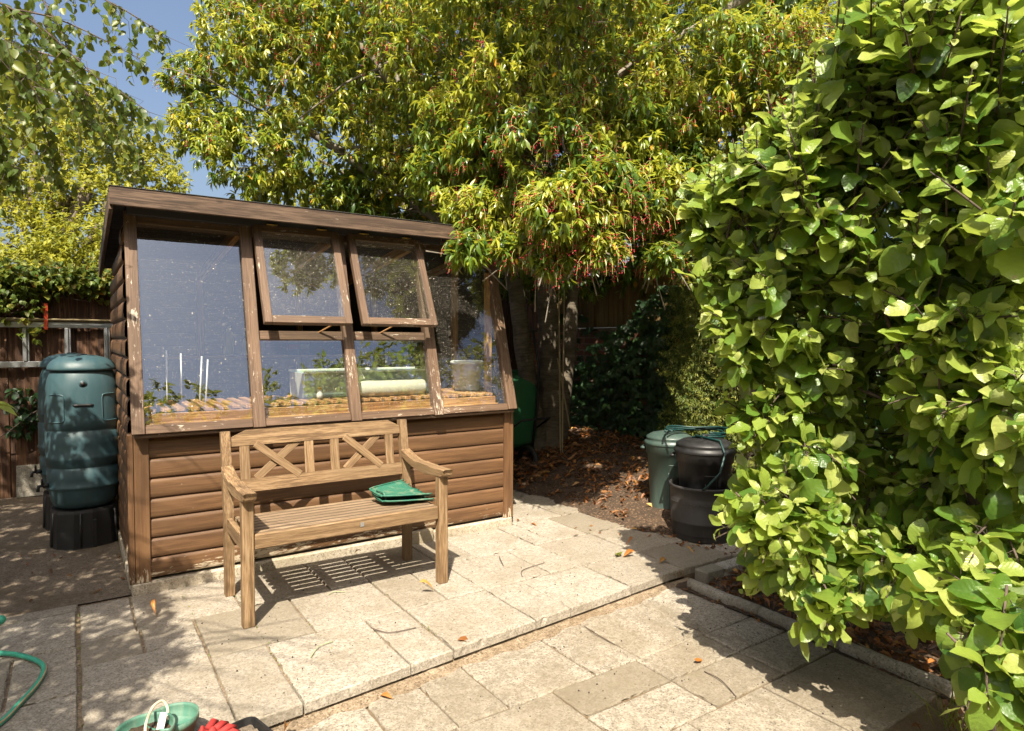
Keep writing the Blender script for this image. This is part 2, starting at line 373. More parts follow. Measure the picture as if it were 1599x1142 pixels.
M_ivy = leafmat('ivy_leaf', [(0, (.05, .1, .015)), (.6, (.12, .17, .025)), (.9, (.25, .24, .04)), (1, (.3, .1, .02))], (.15, .18, .06), .4, (.45, .45, .05), .45)
M_litter = leafmat('dead_leaf', [(0, (.06, .03, .015)), (.5, (.15, .065, .025)), (.85, (.33, .12, .025)), (1, (.45, .26, .07))], (.3, .17, .08), .12, (.5, .2, .04), .5)

# ------------------------------------------------------------------ foliage tools
def nrm(a): return a/np.maximum(np.linalg.norm(a, axis=1, keepdims=True), 1e-9)
def rnd_dir(n): return nrm(RNG.normal(size=(n, 3)))
PROF = {'lance': [(0, .02), (.22, .32), (.5, .5), (.78, .3), (1, .0)],
        'ovate': [(0, .03), (.14, .36), (.36, .5), (.62, .40), (.84, .19), (1, .0)],
        'round': [(0, .04), (.2, .46), (.5, .48), (.8, .24), (1, .0)],
        'apple': [(0, .03), (.08, .2), (.2, .4), (.33, .485), (.48, .505), (.62, .47), (.76, .38), (.88, .24), (.96, .09), (1, .0)],
        'needle': [(0, .2), (.6, .5), (1, .05)]}
def leaf_cloud(P, D, Nn, Ln, Wd, tone, prof='lance', fold=.18, curl=.25, wave=0, cols=3):
    n = len(P); D = nrm(D); S = nrm(np.cross(D, Nn)); Nn = nrm(np.cross(S, D))
    pr = PROF[prof]; m = len(pr); cu = np.linspace(-1, 1, cols)
    Ln = np.broadcast_to(np.asarray(Ln, float), (n,)); Wd = np.broadcast_to(np.asarray(Wd, float), (n,))
    fo = fold*RNG.uniform(.2, 1.8, n); cr = curl*RNG.uniform(-.3, 1.8, n)
    tw = RNG.normal(0, .35, n); V = np.zeros((n, m, cols, 3)); UV = np.zeros((n, m, cols, 2))
    ph = RNG.uniform(0, 6.28, (n, 2))
    for i, (t, wv) in enumerate(pr):
        ctr = P + D*(Ln*(t-.12*cr*t*t))[:, None] - Nn*(Ln*cr*t*t)[:, None]
        a = tw*t; S2 = S*np.cos(a)[:, None]+Nn*np.sin(a)[:, None]; N2 = -S*np.sin(a)[:, None]+Nn*np.cos(a)[:, None]
        for j, c in enumerate(cu):
            hw = c*wv*Wd*(1+ (RNG.uniform(-.12, .12, n) if wave else 0))
            z = fo*np.abs(c)*wv*Wd*2
            if wave and abs(c) > .4: z = z+wave*Wd*np.sin(ph[:, 0 if c < 0 else 1]+t*9+RNG.uniform(-.6, .6, n))*abs(c)*min(1, wv*3)
            V[:, i, j] = ctr+S2*hw[:, None]+N2*z[:, None]
            UV[:, i, j, 0] = .5+c*.5*wv*2*.5; UV[:, i, j, 1] = t
    base = (np.arange(n)*m*cols)[:, None]; q = []
    for i in range(m-1):
        for j in range(cols-1):
            a = i*cols+j; q.append(np.stack([a, a+1, a+cols+1, a+cols]))
    q = np.array(q); F = (base[:, :, None]+q[None]).reshape(-1, 4)
    return V.reshape(-1, 3), F, np.repeat(tone, m*cols), UV.reshape(-1, 2)
class Cloud:
    def __init__(s): s.V = []; s.F = []; s.T = []; s.U = []; s.k = 0
    def add(s, V, F, T, U=None):
        s.V.append(V); s.F.append(F+s.k); s.T.append(T); s.U.append(U if U is not None else np.zeros((len(V), 2))); s.k += len(V)
    def build(s, name, mat, parent=None):
        return np_mesh(name, np.concatenate(s.V), np.concatenate(s.F), mat, parent, np.concatenate(s.T), np.concatenate(s.U))
def sunlit_clear(P, keep):
    """which points may stand without shading the sunlit yard: drops those whose shadow falls in 'keep' boxes"""
    ok = np.ones(len(P), bool); s = np.array([-SUN.x/SUN.z, -SUN.y/SUN.z])
    for (kind, a0, a1, b0, b1) in keep:
        if kind == 'z':      # ground rectangle
            x = P[:, 0]+s[0]*P[:, 2]; y = P[:, 1]+s[1]*P[:, 2]
            ok &= ~((x > a0) & (x < a1) & (y > b0) & (y < b1))
        else:                # wall plane y = 0.05: x range, z range
            k = (.05-P[:, 1])/s[1]; x = P[:, 0]+s[0]*k; z = P[:, 2]-k
            ok &= ~((k > 0) & (x > a0) & (x < a1) & (z > b0) & (z < b1))
    return ok
def view_clear(P, boxes, rad=0):
    """drops points that stand in front of what the yard shows open (kept off by their place in the yard)"""
    cp = np.array(cam.matrix_world.translation); d = P-cp
    z = d@np.array(f_); px = 799.5+1012.4*(d@np.array(r2))/np.maximum(z, .05); py = 571-1012.4*(d@np.array(u2))/np.maximum(z, .05)
    ok = np.ones(len(P), bool)
    for (x0, x1, y0, y1, zmax) in boxes: ok &= ~((px > x0) & (px < x1) & (py > y0) & (py < y1) & (z < zmax) & (z > 0))
    return ok
def blob_points(blobs, n, shell=.35):
    """random points in ellipsoids (cx,cy,cz,rx,ry,rz,weight), denser toward the surface"""
    wts = np.array([b[6] for b in blobs], float); wts /= wts.sum(); idx = RNG.choice(len(blobs), n, p=wts)
    B = np.array([b[:6] for b in blobs]); d = rnd_dir(n); r = RNG.uniform(shell**3, 1, n)**(1/3)
    P = B[idx, :3]+d*B[idx, 3:6]*r[:, None]; return P, d, r
def spheres(P, R):
    """octahedra at P"""
    n = len(P); o = np.array([(1, 0, 0), (0, 1, 0), (-1, 0, 0), (0, -1, 0), (0, 0, 1), (0, 0, -1)], float)
    V = (P[:, None]+o[None]*np.broadcast_to(R, (n,))[:, None, None]).reshape(-1, 3)
    q = np.array([(0, 1, 4), (1, 2, 4), (2, 3, 4), (3, 0, 4), (1, 0, 5), (2, 1, 5), (3, 2, 5), (0, 3, 5)])
    return V, ((np.arange(n)*6)[:, None, None]+q[None]).reshape(-1, 3)
def limb(mb, p0, p1, r0, r1, bend=.12, seg=8, n=8, jit=.04):
    p0 = Vector(p0); p1 = Vector(p1); Ln = (p1-p0).length; o = Vector([random.gauss(0, 1) for _ in range(3)])*bend*Ln
    pts = []; 
    for i in range(seg+1):
        t = i/seg; pts.append(p0.lerp(p1, t)+o*sin(pi*t)*.6+Vector([random.gauss(0, 1) for _ in range(3)])*Ln*.008*(0 < i < seg))
    mb.tube(pts, [r0+(r1-r0)*i/seg for i in range(seg+1)], n, jit=jit); return pts

# ================================================================== GROUND
def terrain(name, x0, x1, y0, y1, step, zf, m, keep=None, **kw):
    nx = int((x1-x0)/step)+1; ny = int((y1-y0)/step)+1
    X, Y = np.meshgrid(np.linspace(x0, x1, nx), np.linspace(y0, y1, ny)); Z = zf(X, Y)
    V = np.stack([X, Y, Z], -1).reshape(-1, 3); i = np.arange(nx*ny).reshape(ny, nx)
    F = np.stack([i[:-1, :-1], i[:-1, 1:], i[1:, 1:], i[1:, :-1]], -1).reshape(-1, 4)
    if keep is not None:
        c = V[F].mean(1); F = F[keep(c[:, 0], c[:, 1])]
    return tag(np_mesh(name, V, F, m), **kw)
def wob(X, Y, a=1.0):
    return a*(np.sin(X*3.1+Y*1.7)*.5+np.sin(X*7.3-Y*5.1+1)*.3+np.sin(X*17+Y*13)*.15+np.sin(X*41-Y*37)*.08)
def soil_z(X, Y):
    d = X-3.2-.05*np.sin(Y*5)-.03*np.sin(Y*13+1)
    return np.clip(.02+.27*d, -.06, .34)+.010*wob(X*2, Y*2)+.004*RNG.normal(size=X.shape)
terrain('ground', -60, 60, -60, 80, 2, lambda X, Y: -.13+0*X, M_soil, kind='structure')
terrain('soil_mound', 3.1, 5.02, -.95, 3.2, .035, soil_z, M_soil, kind='structure')
terrain('soil_bed', 2.66, 5.02, -5, -.93, .05, lambda X, Y: -.065+.010*wob(X*3, Y*3)+.004*RNG.normal(size=X.shape), M_soil, keep=lambda x, y: (y < -1.42) | (x > 3.32), kind='structure')
def slab(mb, x0, x1, y0, y1, z, th=.045, gap=.0048, front=None):
    x0 += gap*random.uniform(.3, 1.2); x1 -= gap*random.uniform(.3, 1.2); y0 += gap*random.uniform(.3, 1.2); y1 -= gap*random.uniform(.3, 1.2)
    cs = [(x0, y0), (x1, y0), (x1, y1), (x0, y1)]
    if front: cs[0] = (x0, front(x0)); cs[1] = (x1, front(x1))
    pts = []
    for i in range(4):
        a = cs[i]; b = cs[(i+1) % 4]; n = max(2, int(math.hypot(a[0]-b[0], a[1]-b[1])/.025))
        for k in range(n): pts.append((a[0]+(b[0]-a[0])*k/n, a[1]+(b[1]-a[1])*k/n))
    cx = (x0+x1)/2; cy = sum(p[1] for p in cs)/4; tilt = (random.uniform(-.003, .003), random.uniform(-.003, .003)); dz = random.uniform(-.0015, .0015)
    tint = random.random()**1.6*1.2; ox, oy = random.uniform(-9, 9), random.uniform(-9, 9); vs = []; gs = []; n = len(pts)
    for ring, (ins, zz) in enumerate(((0, -th), (0, -.006), (.0035, -.0015), (.008, 0))):
        for (a, b) in pts:
            j = random.uniform(0, .0028)+(random.uniform(.004, .014) if random.random() < .05 else 0)
            q = 1-(ins+(j if ring else 0))/max(abs(a-cx)+abs(b-cy), .05)*1.4
            X = cx+(a-cx)*q; Y = cy+(b-cy)*q
            vs.append((X, Y, z+zz+dz+(X-cx)*tilt[0]+(Y-cy)*tilt[1])); gs.append((X+ox, Y+oy, tint))
    fs = [(r*n+i, r*n+(i+1) % n, (r+1)*n+(i+1) % n, (r+1)*n+i) for r in range(3) for i in range(n)]
    fs.append(tuple(range(3*n, 4*n))); mb.add(vs, fs, gs)
edge = lambda x: -1.63+.084*x if x > 0 else -1.63
up = MB()
def row(y0, y1, xs, z, mb, th=.045, front=None):
    for a, b in zip(xs[:-1], xs[1:]): slab(mb, a, b, y0, y1, z, th, front=front)
row(-1.6, -1.015, [-.26, .21, .445, .91, 1.127, 1.612, 1.85, 2.32, 2.79], 0, up, front=edge)
row(-1.015, -.53, [.21, .67, 1.125, 1.375, 1.61, 2.07, 2.32, 2.79, 3.26, 3.75], 0, up)
slab(up, -.26, .21, -1.03, -.80, 0); slab(up, -.02, .21, -.8, -.53, 0); slab(up, -.26, -.02, -.80, -.53, 0)
row(-.53, -.045, [-.26, -.03, .44, .90, 1.13, 1.6, 1.85, 2.31, 2.47, 2.78, 3.26], 0, up)
for i, y in enumerate((-.045, .4, .86, 1.3)): row(y, y+.45, [2.475, 2.93-.2*(i % 2), 3.28], 0, up)
row(-1.47, -1.015, [2.79, 3.26, 3.75], .0, up, front=lambda x: -1.40)
row(-.11, .0, [-3, -1.6, -.26], 0, up)
row(-.56, -.11, [-3, -2.1, -1.2, -.72, -.268], 0, up); row(-1.03, -.56, [-3, -2.4, -1.45, -.95, -.50, -.268], 0, up)
row(-1.62, -1.03, [-3, -2.1, -1.2, -.74, -.268], 0, up)
row(-2.08, -1.62, [-3, -2.1, -1.2, -.74, -.268], 0, up); slab(up, -.26, .115, -2.08, -1.60, 0)
up.build('patio', M_slab, kind='structure')
mo = MB(); mo.box(-3, 2.8, -1.40, .0, -.12, -.013, axis=0); mo.box(-3, .1, -2.07, -1.402, -.12, -.0125); mo.box(2.8, 3.9, -1.37, .0, -.12, -.0135); mo.box(2.45, 3.3, .0, 1.78, -.12, -.014)
# bedding mortar under the patio's front edge
xs_ = np.arange(.1, 2.86, .02); V = []
for x in xs_:
    e_ = edge(x); a = .004*sin(x*23)+.003*sin(x*61)+random.uniform(-.0015, .0015); w_ = .038+.015*sin(x*9)+.012*sin(x*31)
    V += [(x, e_+.32, -.047), (x, e_+.014+a, -.047), (x, e_+.012+a, -.060), (x, e_-.006-w_*.4, -.0655+a*.3), (x, e_-.02-w_, -.0715)]
nn_ = len(xs_); mo.add(V, [(i*5+k, i*5+k+1, (i+1)*5+k+1, (i+1)*5+k) for i in range(nn_-1) for k in range(4)], None, True)
mo.box(2.6, 3.2, -1.40, -1.36, -.12, -.047)
mo.build('patio_bedding', M_mortar, kind='structure')
lo = MB()
row(-1.955, -1.435, [-3, -1.6, -.9, -.25, .22, .68, .92, 1.15, 1.6, 1.87, 2.32, 2.685], -.07, lo, .04)
row(-2.41, -1.955, [-2, -.95, -.5, 0, .45, .9, 1.362], -.07, lo, .04)
slab(lo, 1.362, 1.84, -2.17, -1.955, -.07); slab(lo, 1.362, 1.84, -2.41, -2.17, -.07)
slab(lo, 1.84, 2.3, -2.165, -1.955, -.07); slab(lo, 2.3, 2.685, -2.165, -1.955, -.07); slab(lo, 1.84, 2.3, -2.41, -2.165, -.07); slab(lo, 2.3, 2.685, -2.41, -2.165, -.07)
row(-2.86, -2.41, [-2, -1.2, -.6, -.1, .3, .75, 1.2, 1.66, 2.12, 2.685], -.07, lo)
for k in range(5): row(-3.31-.45*k, -2.86-.45*k, [-2.4+.2*(k % 2)+.47*i for i in range(10)], -.07, lo)
lo.build('lower_patio', M_slab2, kind='structure')
lm = MB(); lm.box(-3, 2.74, -5.1, -1.36, -.125, -.081); lm.build('lower_bedding', M_mortar, kind='structure')
terrain('side_path', -4, -.02, .0, 3.2, .05, lambda X, Y: -.004+.003*wob(X*2, Y*2)+.0012*RNG.normal(size=X.shape)-.01*np.clip(Y-1, 0, 2), M_conc, kind='structure')

# kerb edging
for i, (y0, y1, lab) in enumerate(((-1.50, -1.98, 'mossy round-topped concrete kerb length nearest the patio corner'), (-1.985, -2.42, 'round-topped concrete kerb length in the middle, under the apple leaves'), (-2.425, -2.9, 'round-topped concrete kerb length farthest right beside dead leaves'))):
    k = MB(); prof = [(-.028, -.09), (.028, -.09), (.028, -.028), (.023, -.012), (.013, -.003), (0, 0), (-.013, -.003), (-.023, -.012), (-.028, -.028)]
    n = 10; vs = []; 
    for j in range(n+1):
        y = y0+(y1-y0)*j/n; dx = .002*sin(j*2.1+i)+(2.735 - (y+1.5)*-.02); dz = -.018+random.uniform(-.002, .002)
        for a, b in prof: vs.append((dx+a+random.uniform(-.001, .001), y, b+dz))
    fs = [(j*9+q, j*9+(q+1) % 9, (j+1)*9+(q+1) % 9, (j+1)*9+q) for j in range(n) for q in range(9)]+[tuple(range(8, -1, -1)), tuple(range(n*9, n*9+9))]
    k.add(vs, fs, [(v[0], v[1], .4) for v in vs], True); k.build('kerb_stone', M_kerb, label=lab, cat='kerb', group='kerb stones along the lower patio')
k = MB(); k.box(2.86, 3.03, -1.52, -1.425, -.12, -.004, c=.008); k.box(3.034, 3.3, -1.52, -1.425, -.12, -.008, c=.008)
k.build('edging_block', M_kerb, label='grey concrete block at the patio corner below the tub', cat='block')

# ================================================================== FENCES, WALL
def fence(name, x0, x1, y, z0, z1, mm, label, posts=(), bw=.125):
    e = empty(name, ((x0+x1)/2, y, 0), label, 'fence'); b = MB(); x = x0; off = -(x0+x1)/2; i = 0
    while x < x1:
        j = random.uniform(-.008, .008); b.box(x+off, min(x+bw, x1)+off+.006, -.01-(i % 2)*.012, .006-(i % 2)*.012, z0, z1+j, axis=2, c=.002); x += bw; i += 1
    b.build('board_panel', mm, e); r = MB()
    for z in (z0+.25, (z0+z1)/2, z1-.22): r.box(x0+off, x1+off, .008, .05, z, z+.07)
    r.build('rail', mm, e)
    for px in posts: p = MB(); p.box(px+off-.05, px+off+.05, .012, .11, z0, z1+.04, axis=2); p.build('post', mm, e)
    return e
fence('board_fence', -4, 2.6, 3.2, -.1, 1.9, M_fence, 'dark brown weathered board fence behind the water butts', posts=(-2.2, -.4, 1.4))
fence('back_fence', 2.62, 5.9, 3.4, .0, 2.5, M_fence, 'dark board fence in deep shade behind the laurel trunks', posts=(3.3,))
# brick wall with a tan fence panel on top
m, t, b = mat('brick'); br = N(t, 'ShaderNodeTexBrick'); mp = N(t, 'ShaderNodeMapping'); o_ = objco(t)
sp = N(t, 'ShaderNodeSeparateXYZ'); cb = N(t, 'ShaderNodeCombineXYZ'); L(t, o_, sp.inputs[0]); L(t, sp.outputs[1], cb.inputs[0]); L(t, sp.outputs[2], cb.inputs[1]); L(t, cb.outputs[0], br.inputs['Vector'])
br.inputs['Scale'].default_value = 1; br.inputs['Brick Width'].default_value = .225; br.inputs['Row Height'].default_value = .075; br.inputs['Mortar Size'].default_value = .006
br.inputs['Color1'].default_value = (.24, .09, .055, 1); br.inputs['Color2'].default_value = (.32, .15, .09, 1); br.inputs['Mortar'].default_value = (.3, .27, .22, 1)
L(t, mix(t, mapr(t, noise(t, o_, 6, 6), .3, .7, 0, .6), br.outputs[0], (.1, .05, .035)), b.inputs['Base Color']); b.inputs['Roughness'].default_value = .9
bump(t, b, math_(t, 'SUBTRACT', noise(t, o_, 60), br.outputs['Fac']), .7, .01); M_brick = m
bw = MB(); bw.box(5.0, 5.22, -6, 3.38, -.15, 1.5, axis=1); wl = bw.build('brick_wall', M_brick, label='red brick garden wall behind the creeper and apple tree', cat='wall')
cp = MB()
for i in range(20): cp.box(4.985, 5.235, -6+i*.465, -6+i*.465+.46, 1.503, 1.54, axis=1)
cp.build('coping', M_conc, wl)
e = empty('fence_panel', (5.1, 1.8, 1.54), 'tan boarded fence panel above the brick wall in shade', 'fence'); pb = MB()
for i in range(22): pb.box(-.02-(i % 2)*.012, .0-(i % 2)*.012, -1.4+i*.125, -1.4+i*.125+.13, .01, .66, axis=2)
pb.build('board_panel', M_fence2, e); pb = MB(); pb.box(.003, .05, -1.4, 1.35, .12, .17, axis=1); pb.build('rail', M_fence2, e)

# ================================================================== SHED
W_, D_ = 2.44, 1.82
shed = empty('potting_shed', (0, 0, 0), 'brown timber potting shed with sloping glazed front and two propped vents', 'shed')
roofz = lambda y: 2.10-.122*(y-.05)
def cladding(name, axis, off, out, a, b, z0, z1, lim=None, flat=False):
    """shiplap boards: run along 'axis' from a to b on the plane 'off', bulging in direction 'out'"""
    mb = MB(); prof = [(0, .002), (.004, .002), (.006, .014), (.014, .019), (.04, .0205), (.082, .019), (.097, .013), (.106, .006), (.11, .002)]
    if flat: prof = [(0, .002), (.003, .002), (.0045, .013), (.010, .0175), (.03, .0185), (.088, .0185), (.098, .0165), (.104, .010), (.1075, .0055), (.11, .003)]
    z = z0; 
    while z < z1-1e-3:
        aa, bb = (a, b) if lim is None else lim(z, z+.11)
        if bb-aa > .05:
            r = random.uniform(-40, 40); r2_ = random.uniform(-40, 40); n = 14; vs = []; gs = []
            bow = [random.uniform(-.0015, .0015) for _ in range(n+1)]
            for i in range(n+1):
                s_ = aa+(bb-aa)*i/n
                for (h, d) in prof:
                    hh = min(z+h, z1); dd = out*(d+bow[i])
                    vs.append((s_, off+dd, hh) if axis == 0 else (off+dd, s_, hh)); gs.append((s_+r, h+r2_, d))
            m_ = len(prof); fs = []
            for i in range(n):
                for q in range(m_-1):
                    f = (i*m_+q, (i+1)*m_+q, (i+1)*m_+q+1, i*m_+q+1)
                    fs.append(f if (axis == 0) == (out < 0) else f[::-1])
            mb.add(vs, fs, gs, True)
        z += .11
    return mb.build(name, M_clad, shed)
cladding('front_wall', 0, .0, -1, .07, W_-.052, .07, .875, flat=True)
def lim(z0, z1):
    a = .06 if z1 < .9 else max(.06, .02+(z1-.886)*.2745); b = min(D_, (2.10+.122*.05-z1)/.122+.05)
    return a, b
cladding('side_wall', 1, .0, -1, 0, D_, .07, 2.2, lim)
cladding('side_wall', 1, W_, 1, 0, D_, .07, 2.2, lim)
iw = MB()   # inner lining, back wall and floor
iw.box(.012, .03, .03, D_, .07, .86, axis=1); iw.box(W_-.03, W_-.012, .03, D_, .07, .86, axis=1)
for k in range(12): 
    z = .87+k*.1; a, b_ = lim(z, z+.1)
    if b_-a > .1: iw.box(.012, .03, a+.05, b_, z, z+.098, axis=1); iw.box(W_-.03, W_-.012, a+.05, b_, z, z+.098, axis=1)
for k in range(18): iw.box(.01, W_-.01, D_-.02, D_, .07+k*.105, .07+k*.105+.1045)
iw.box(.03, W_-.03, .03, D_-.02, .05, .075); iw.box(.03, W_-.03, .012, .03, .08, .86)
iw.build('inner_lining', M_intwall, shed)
tr = MB()   # corner boards
tr.box(.0, .072, -.030, -.0, .055, .872, axis=2); tr.build('corner_board', M_clad, shed)
tr = MB(); tr.box(-.03, -.002, -.028, .062, .055, .872, axis=2); tr.build('corner_board', M_clad, shed)
tr = MB(); tr.box(W_-.053, W_, -.030, -.0, .055, .872, axis=2); tr.build('corner_board', M_clad, shed)
tr = MB(); tr.box(W_+.002, W_+.03, -.028, .06, .055, .872, axis=2); tr.build('corner_board', M_clad, shed)
pl = MB(); pl.box(-.02, W_+.02, -.035, .08, -.1, .055, c=.008); pl.box(-.025, .08, .081, D_, -.1, .058, c=.006, axis=1); pl.box(W_-.08, W_+.02, .081, D_, -.1, .055, c=.006, axis=1); pl.box(.081, W_-.081, D_-.08, D_, -.1, .055)
pl.box(1.60, 1.78, -.075, -.036, -.02, .085, c=.01)
pl.build('plinth', M_plinth, shed)
# glazed front frame: coordinates (x, s up the slope, n outward)
GS = Vector((0, .2647, .9643)); GN = Vector((0, -.9643, .2647)); GO = Vector((0, -.077, .886))
def gp(x, s, n=0): return GO+Vector((x, 0, 0))+GS*s+GN*n
def gbeam(mb, x0, x1, s0, s1, n0, n1, c=.003):
    if s1-s0 > x1-x0: mb.beam(gp((x0+x1)/2, s0, (n0+n1)/2), gp((x0+x1)/2, s1, (n0+n1)/2), x1-x0, n1-n0, GN, c)
    else: mb.beam(gp(x0, (s0+s1)/2, (n0+n1)/2), gp(x1, (s0+s1)/2, (n0+n1)/2), s1-s0, n1-n0, GN, c)
TOP = 1.262
for nm, a, b_, s0 in (('frame_post', -.012, .05, -.015), ('mullion', .600, .668, -.02), ('mullion', 1.188, 1.256, -.022), ('mullion', 1.774, 1.845, -.02), ('frame_post', 2.378, 2.452, -.012)):
    x = MB(); gbeam(x, a, b_, s0, TOP, .004, .03); gbeam(x, a+.012, b_-.012, .03, TOP, -.05, .0035); x.build(nm, M_trim, shed)
x = MB(); 
for a, b_ in ((.051, .599), (.669, 1.187), (1.257, 1.773), (1.846, 2.377)): gbeam(x, a, b_, -.014, .028, -.04, .020); gbeam(x, a, b_, .028, .036, -.004, .012)
x.build('sill', M_trim, shed)
x = MB(); x.box(.0, W_, -.085, -.002, .855, .872); x.build('drip_board', M_trim, shed)
x = MB(); gbeam(x, .051, 2.377, 1.20, TOP, -.05, .0025); x.build('top_rail', M_trim, shed)
for a, b_ in ((.669, 1.187), (1.257, 1.773)):
    x = MB(); gbeam(x, a, b_, .514, .57, -.04, .012); x.build('mid_rail', M_trim, shed)
def pane(parent, x0, x1, s0, s1, n, m, fr=None):
    P = fr or gp; x = MB(); vs = []
    for nn in (n-.003, n):
        for a, s_ in ((x0, s0), (x1, s0), (x1, s1), (x0, s1)): vs.append(P(a, s_, nn))
    # one sheet of glass as a single surface, so that a ray meets it once
    x.add(vs[4:], [(0, 1, 2, 3)], [(v.x, v.z, 0) for v in vs[4:]]); return x.build('glass_pane', m, parent)
pane(shed, .05, .6, .02, 1.235, 0, M_glass); pane(shed, 1.845, 2.378, .02, 1.235, 0, M_glassd)
pane(shed, .668, 1.188, .02, .52, 0, M_glass); pane(shed, 1.256, 1.774, .02, .52, 0, M_glass)
for a, b_, st in ((.672, 1.205, .8), (1.272, 1.805, .45)):
    H0 = gp(0, 1.236, .046); th = radians(24.6); VS = Vector((0, sin(th), cos(th))); VN = Vector((0, -cos(th), sin(th)))
    def vp(x, s_, n=0): return H0+Vector((x, 0, 0))-VS*(.672-s_)+VN*n
    fr = MB(); wv = .046
    def vb(x0, x1, s0, s1, n0=-.02, n1=.02):
        if s1-s0 > x1-x0: fr.beam(vp((x0+x1)/2, s0, (n0+n1)/2), vp((x0+x1)/2, s1, (n0+n1)/2), x1-x0, n1-n0, VN, .003)
        else: fr.beam(vp(x0, (s0+s1)/2, (n0+n1)/2), vp(x1, (s0+s1)/2, (n0+n1)/2), s1-s0, n1-n0, VN, .003)
    vb(a, a+wv, 0, .672); vb(b_-wv, b_, 0, .672); vb(a+wv+.0005, b_-wv-.0005, 0, .048); vb(a+wv+.0005, b_-wv-.0005, .625, .672)
    vf = fr.build('vent_window', M_trim, shed)
    pane(vf, a+wv-.002, b_-wv+.002, .046, .63, .012, M_glassd if st < .6 else glassmat('vent_glass', .22, .035, .8, .16), vp)
    for hx in (a+.08, b_-.14): h = MB(); h.box(hx, hx+.065, H0.y-.03, H0.y-.004, H0.z+.008, H0.z+.014); h.tube([(hx, H0.y-.03, H0.z+.011), (hx+.065, H0.y-.03, H0.z+.011)], .004); h.build('hinge', M_brass, vf)
    sx = a+(b_-a)*st; s = MB(); s.beam(gp(sx-.07, .56, .0), vp(sx+.02, .03, -.03), .012, .008, (0, 0, 1)); s.build('stay', M_pine, vf)
# roof
x = MB(); x.box(-.085, 2.55, .026, .056, 2.10, 2.197, c=.003); x.build('fascia_board', M_fascia, shed)
x = MB(); x.prism([(.058, 2.175), (D_+.06, 1.955), (D_+.06, 1.975), (.03, 2.2015), (.022, 2.2015), (.022, 2.1985), (.058, 2.1985)], (-.088, 0, 0), (0, 1, 0), (0, 0, 1), (1, 0, 0), 2.645); x.build('roof', M_felt, shed)
x = MB(); x.beam((-.078, .058, 2.125), (-.078, D_+.05, 1.905), .02, .095, (0, 0, 1)); x.build('verge_board', M_fascia, shed)
x = MB(); x.beam((2.54, .058, 2.125), (2.54, D_+.05, 1.905), .02, .095, (0, 0, 1)); x.build('verge_board', M_fascia, shed)
x = MB()
for k in range(14): y0 = .06+k*.13; x.beam((-.066, y0+.064, 2.155-.1183*(y0+.064-.06)), (2.528, y0+.064, 2.155-.1183*(y0+.064-.06)), .128, .02, (0, .12, 1))
x.build('roof_deck', M_intwall, shed)
for rx in (.03, .62, 1.22, 1.81, 2.40): x = MB(); x.beam((rx, .27, 2.084), (rx, D_, 1.90), .04, .07); x.build('rafter', M_studwood, shed)
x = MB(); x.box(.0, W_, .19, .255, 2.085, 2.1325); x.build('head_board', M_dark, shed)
for (sx, sy) in ((W_-.055, .20), (W_-.06, .72), (W_-.06, 1.3), (.6, D_-.05), (1.4, D_-.05), (2.1, D_-.05), (.055, .8), (.055, 1.3)):
    x = MB(); x.box(sx-.022, sx+.022, sy-.025, sy+.025, .08, roofz(sy)-.02 if sy > .3 else 1.9, axis=2); x.build('stud', M_studwood, shed)
shelf = MB(); shelf.box(.04, W_-.05, D_-.24, D_-.03, 1.235, 1.255); shelf.build('shelf', M_studwood, shed)

# ---- inside the shed
st = empty('staging_bench', (1.2, .3, .08), 'slatted orange timber staging inside the shed behind the glass', 'staging')
s = MB()
for k in range(31): s.box(-1.13+k*.0735, -1.13+k*.0735+.046, -.275+random.uniform(-.012, .012), .32, .896, .914+random.uniform(0, .004), axis=1)
s.build('slats', M_pine, st)
s = MB(); s.box(-1.14, 1.13, -.30, -.277, .825, .893); s.build('front_rail', M_pine, st)
s = MB(); s.box(-1.14, 1.13, -.335, -.303, .80, .845); s.build('front_rail', M_pine, st)
s = MB(); s.box(-1.14, 1.13, .285, .31, .83, .893); s.build('back_rail', M_pine, st)
for lx in (-1.05, 0, 1.05):
    for ly in (-.255, .26): s = MB(); s.box(lx-.022, lx+.022, ly-.02, ly+.02, 0, .825, axis=2); s.build('leg', M_pine, st)
s = MB(); s.box(.06, 2.37, -.062, -.012, .885, .908); s.build('inner_sill', M_pine, shed)
ZT = .997
def lathed(name, prof, c, m, parent=None, **k):
    mb = MB(); mb.lathe(prof, (0, 0, 0) if parent is None else c, k.pop('n', 32)); o = mb.build(name, m, parent, **k)
    if parent is None: o.location = c
    return o
tb = lathed('white_bucket', [(.0, 0), (.095, 0), (.1, .01), (.118, .2), (.126, .2), (.126, .212), (.11, .212), (.11, .2)], (2.29, .36, ZT), M_white, label='translucent white plastic bucket on the staging at the right end', cat='bucket')
lathed('lid', [(.0, .232), (.12, .23), (.131, .222), (.131, .205), (.127, .205)], (0, 0, 0), M_white, tb)
tr_ = empty('propagator_tray', (1.42, .42, ZT), 'pale green long plastic tray on the staging', 'tray')
x = MB(); th_ = .004
for (a, b_) in (((-.5, -.14, 0), (.52, -.14, .0)),): pass
x.prism([(-.14, 0), (.14, 0), (.17, .17), (.165, .17), (.136, .005), (-.136, .005), (-.165, .17), (-.17, .17)], (-.42, 0, 0), (0, 1, 0), (0, 0, 1), (1, 0, 0), .95)
x.build('trough', M_tray, tr_)
for px_ in (-.43, .531): x = MB(); x.prism([(-.14, 0), (.14, 0), (.165, .165), (-.165, .165)], (px_, 0, .001), (0, 1, 0), (0, 0, 1), (1, 0, 0), .008); x.build('end_panel', M_cream, tr_)
x = MB(); x.box(-.43, .54, -.19, -.171, .165, .18); x.box(-.43, .54, .171, .19, .165, .18); x.build('rim', M_white, tr_)
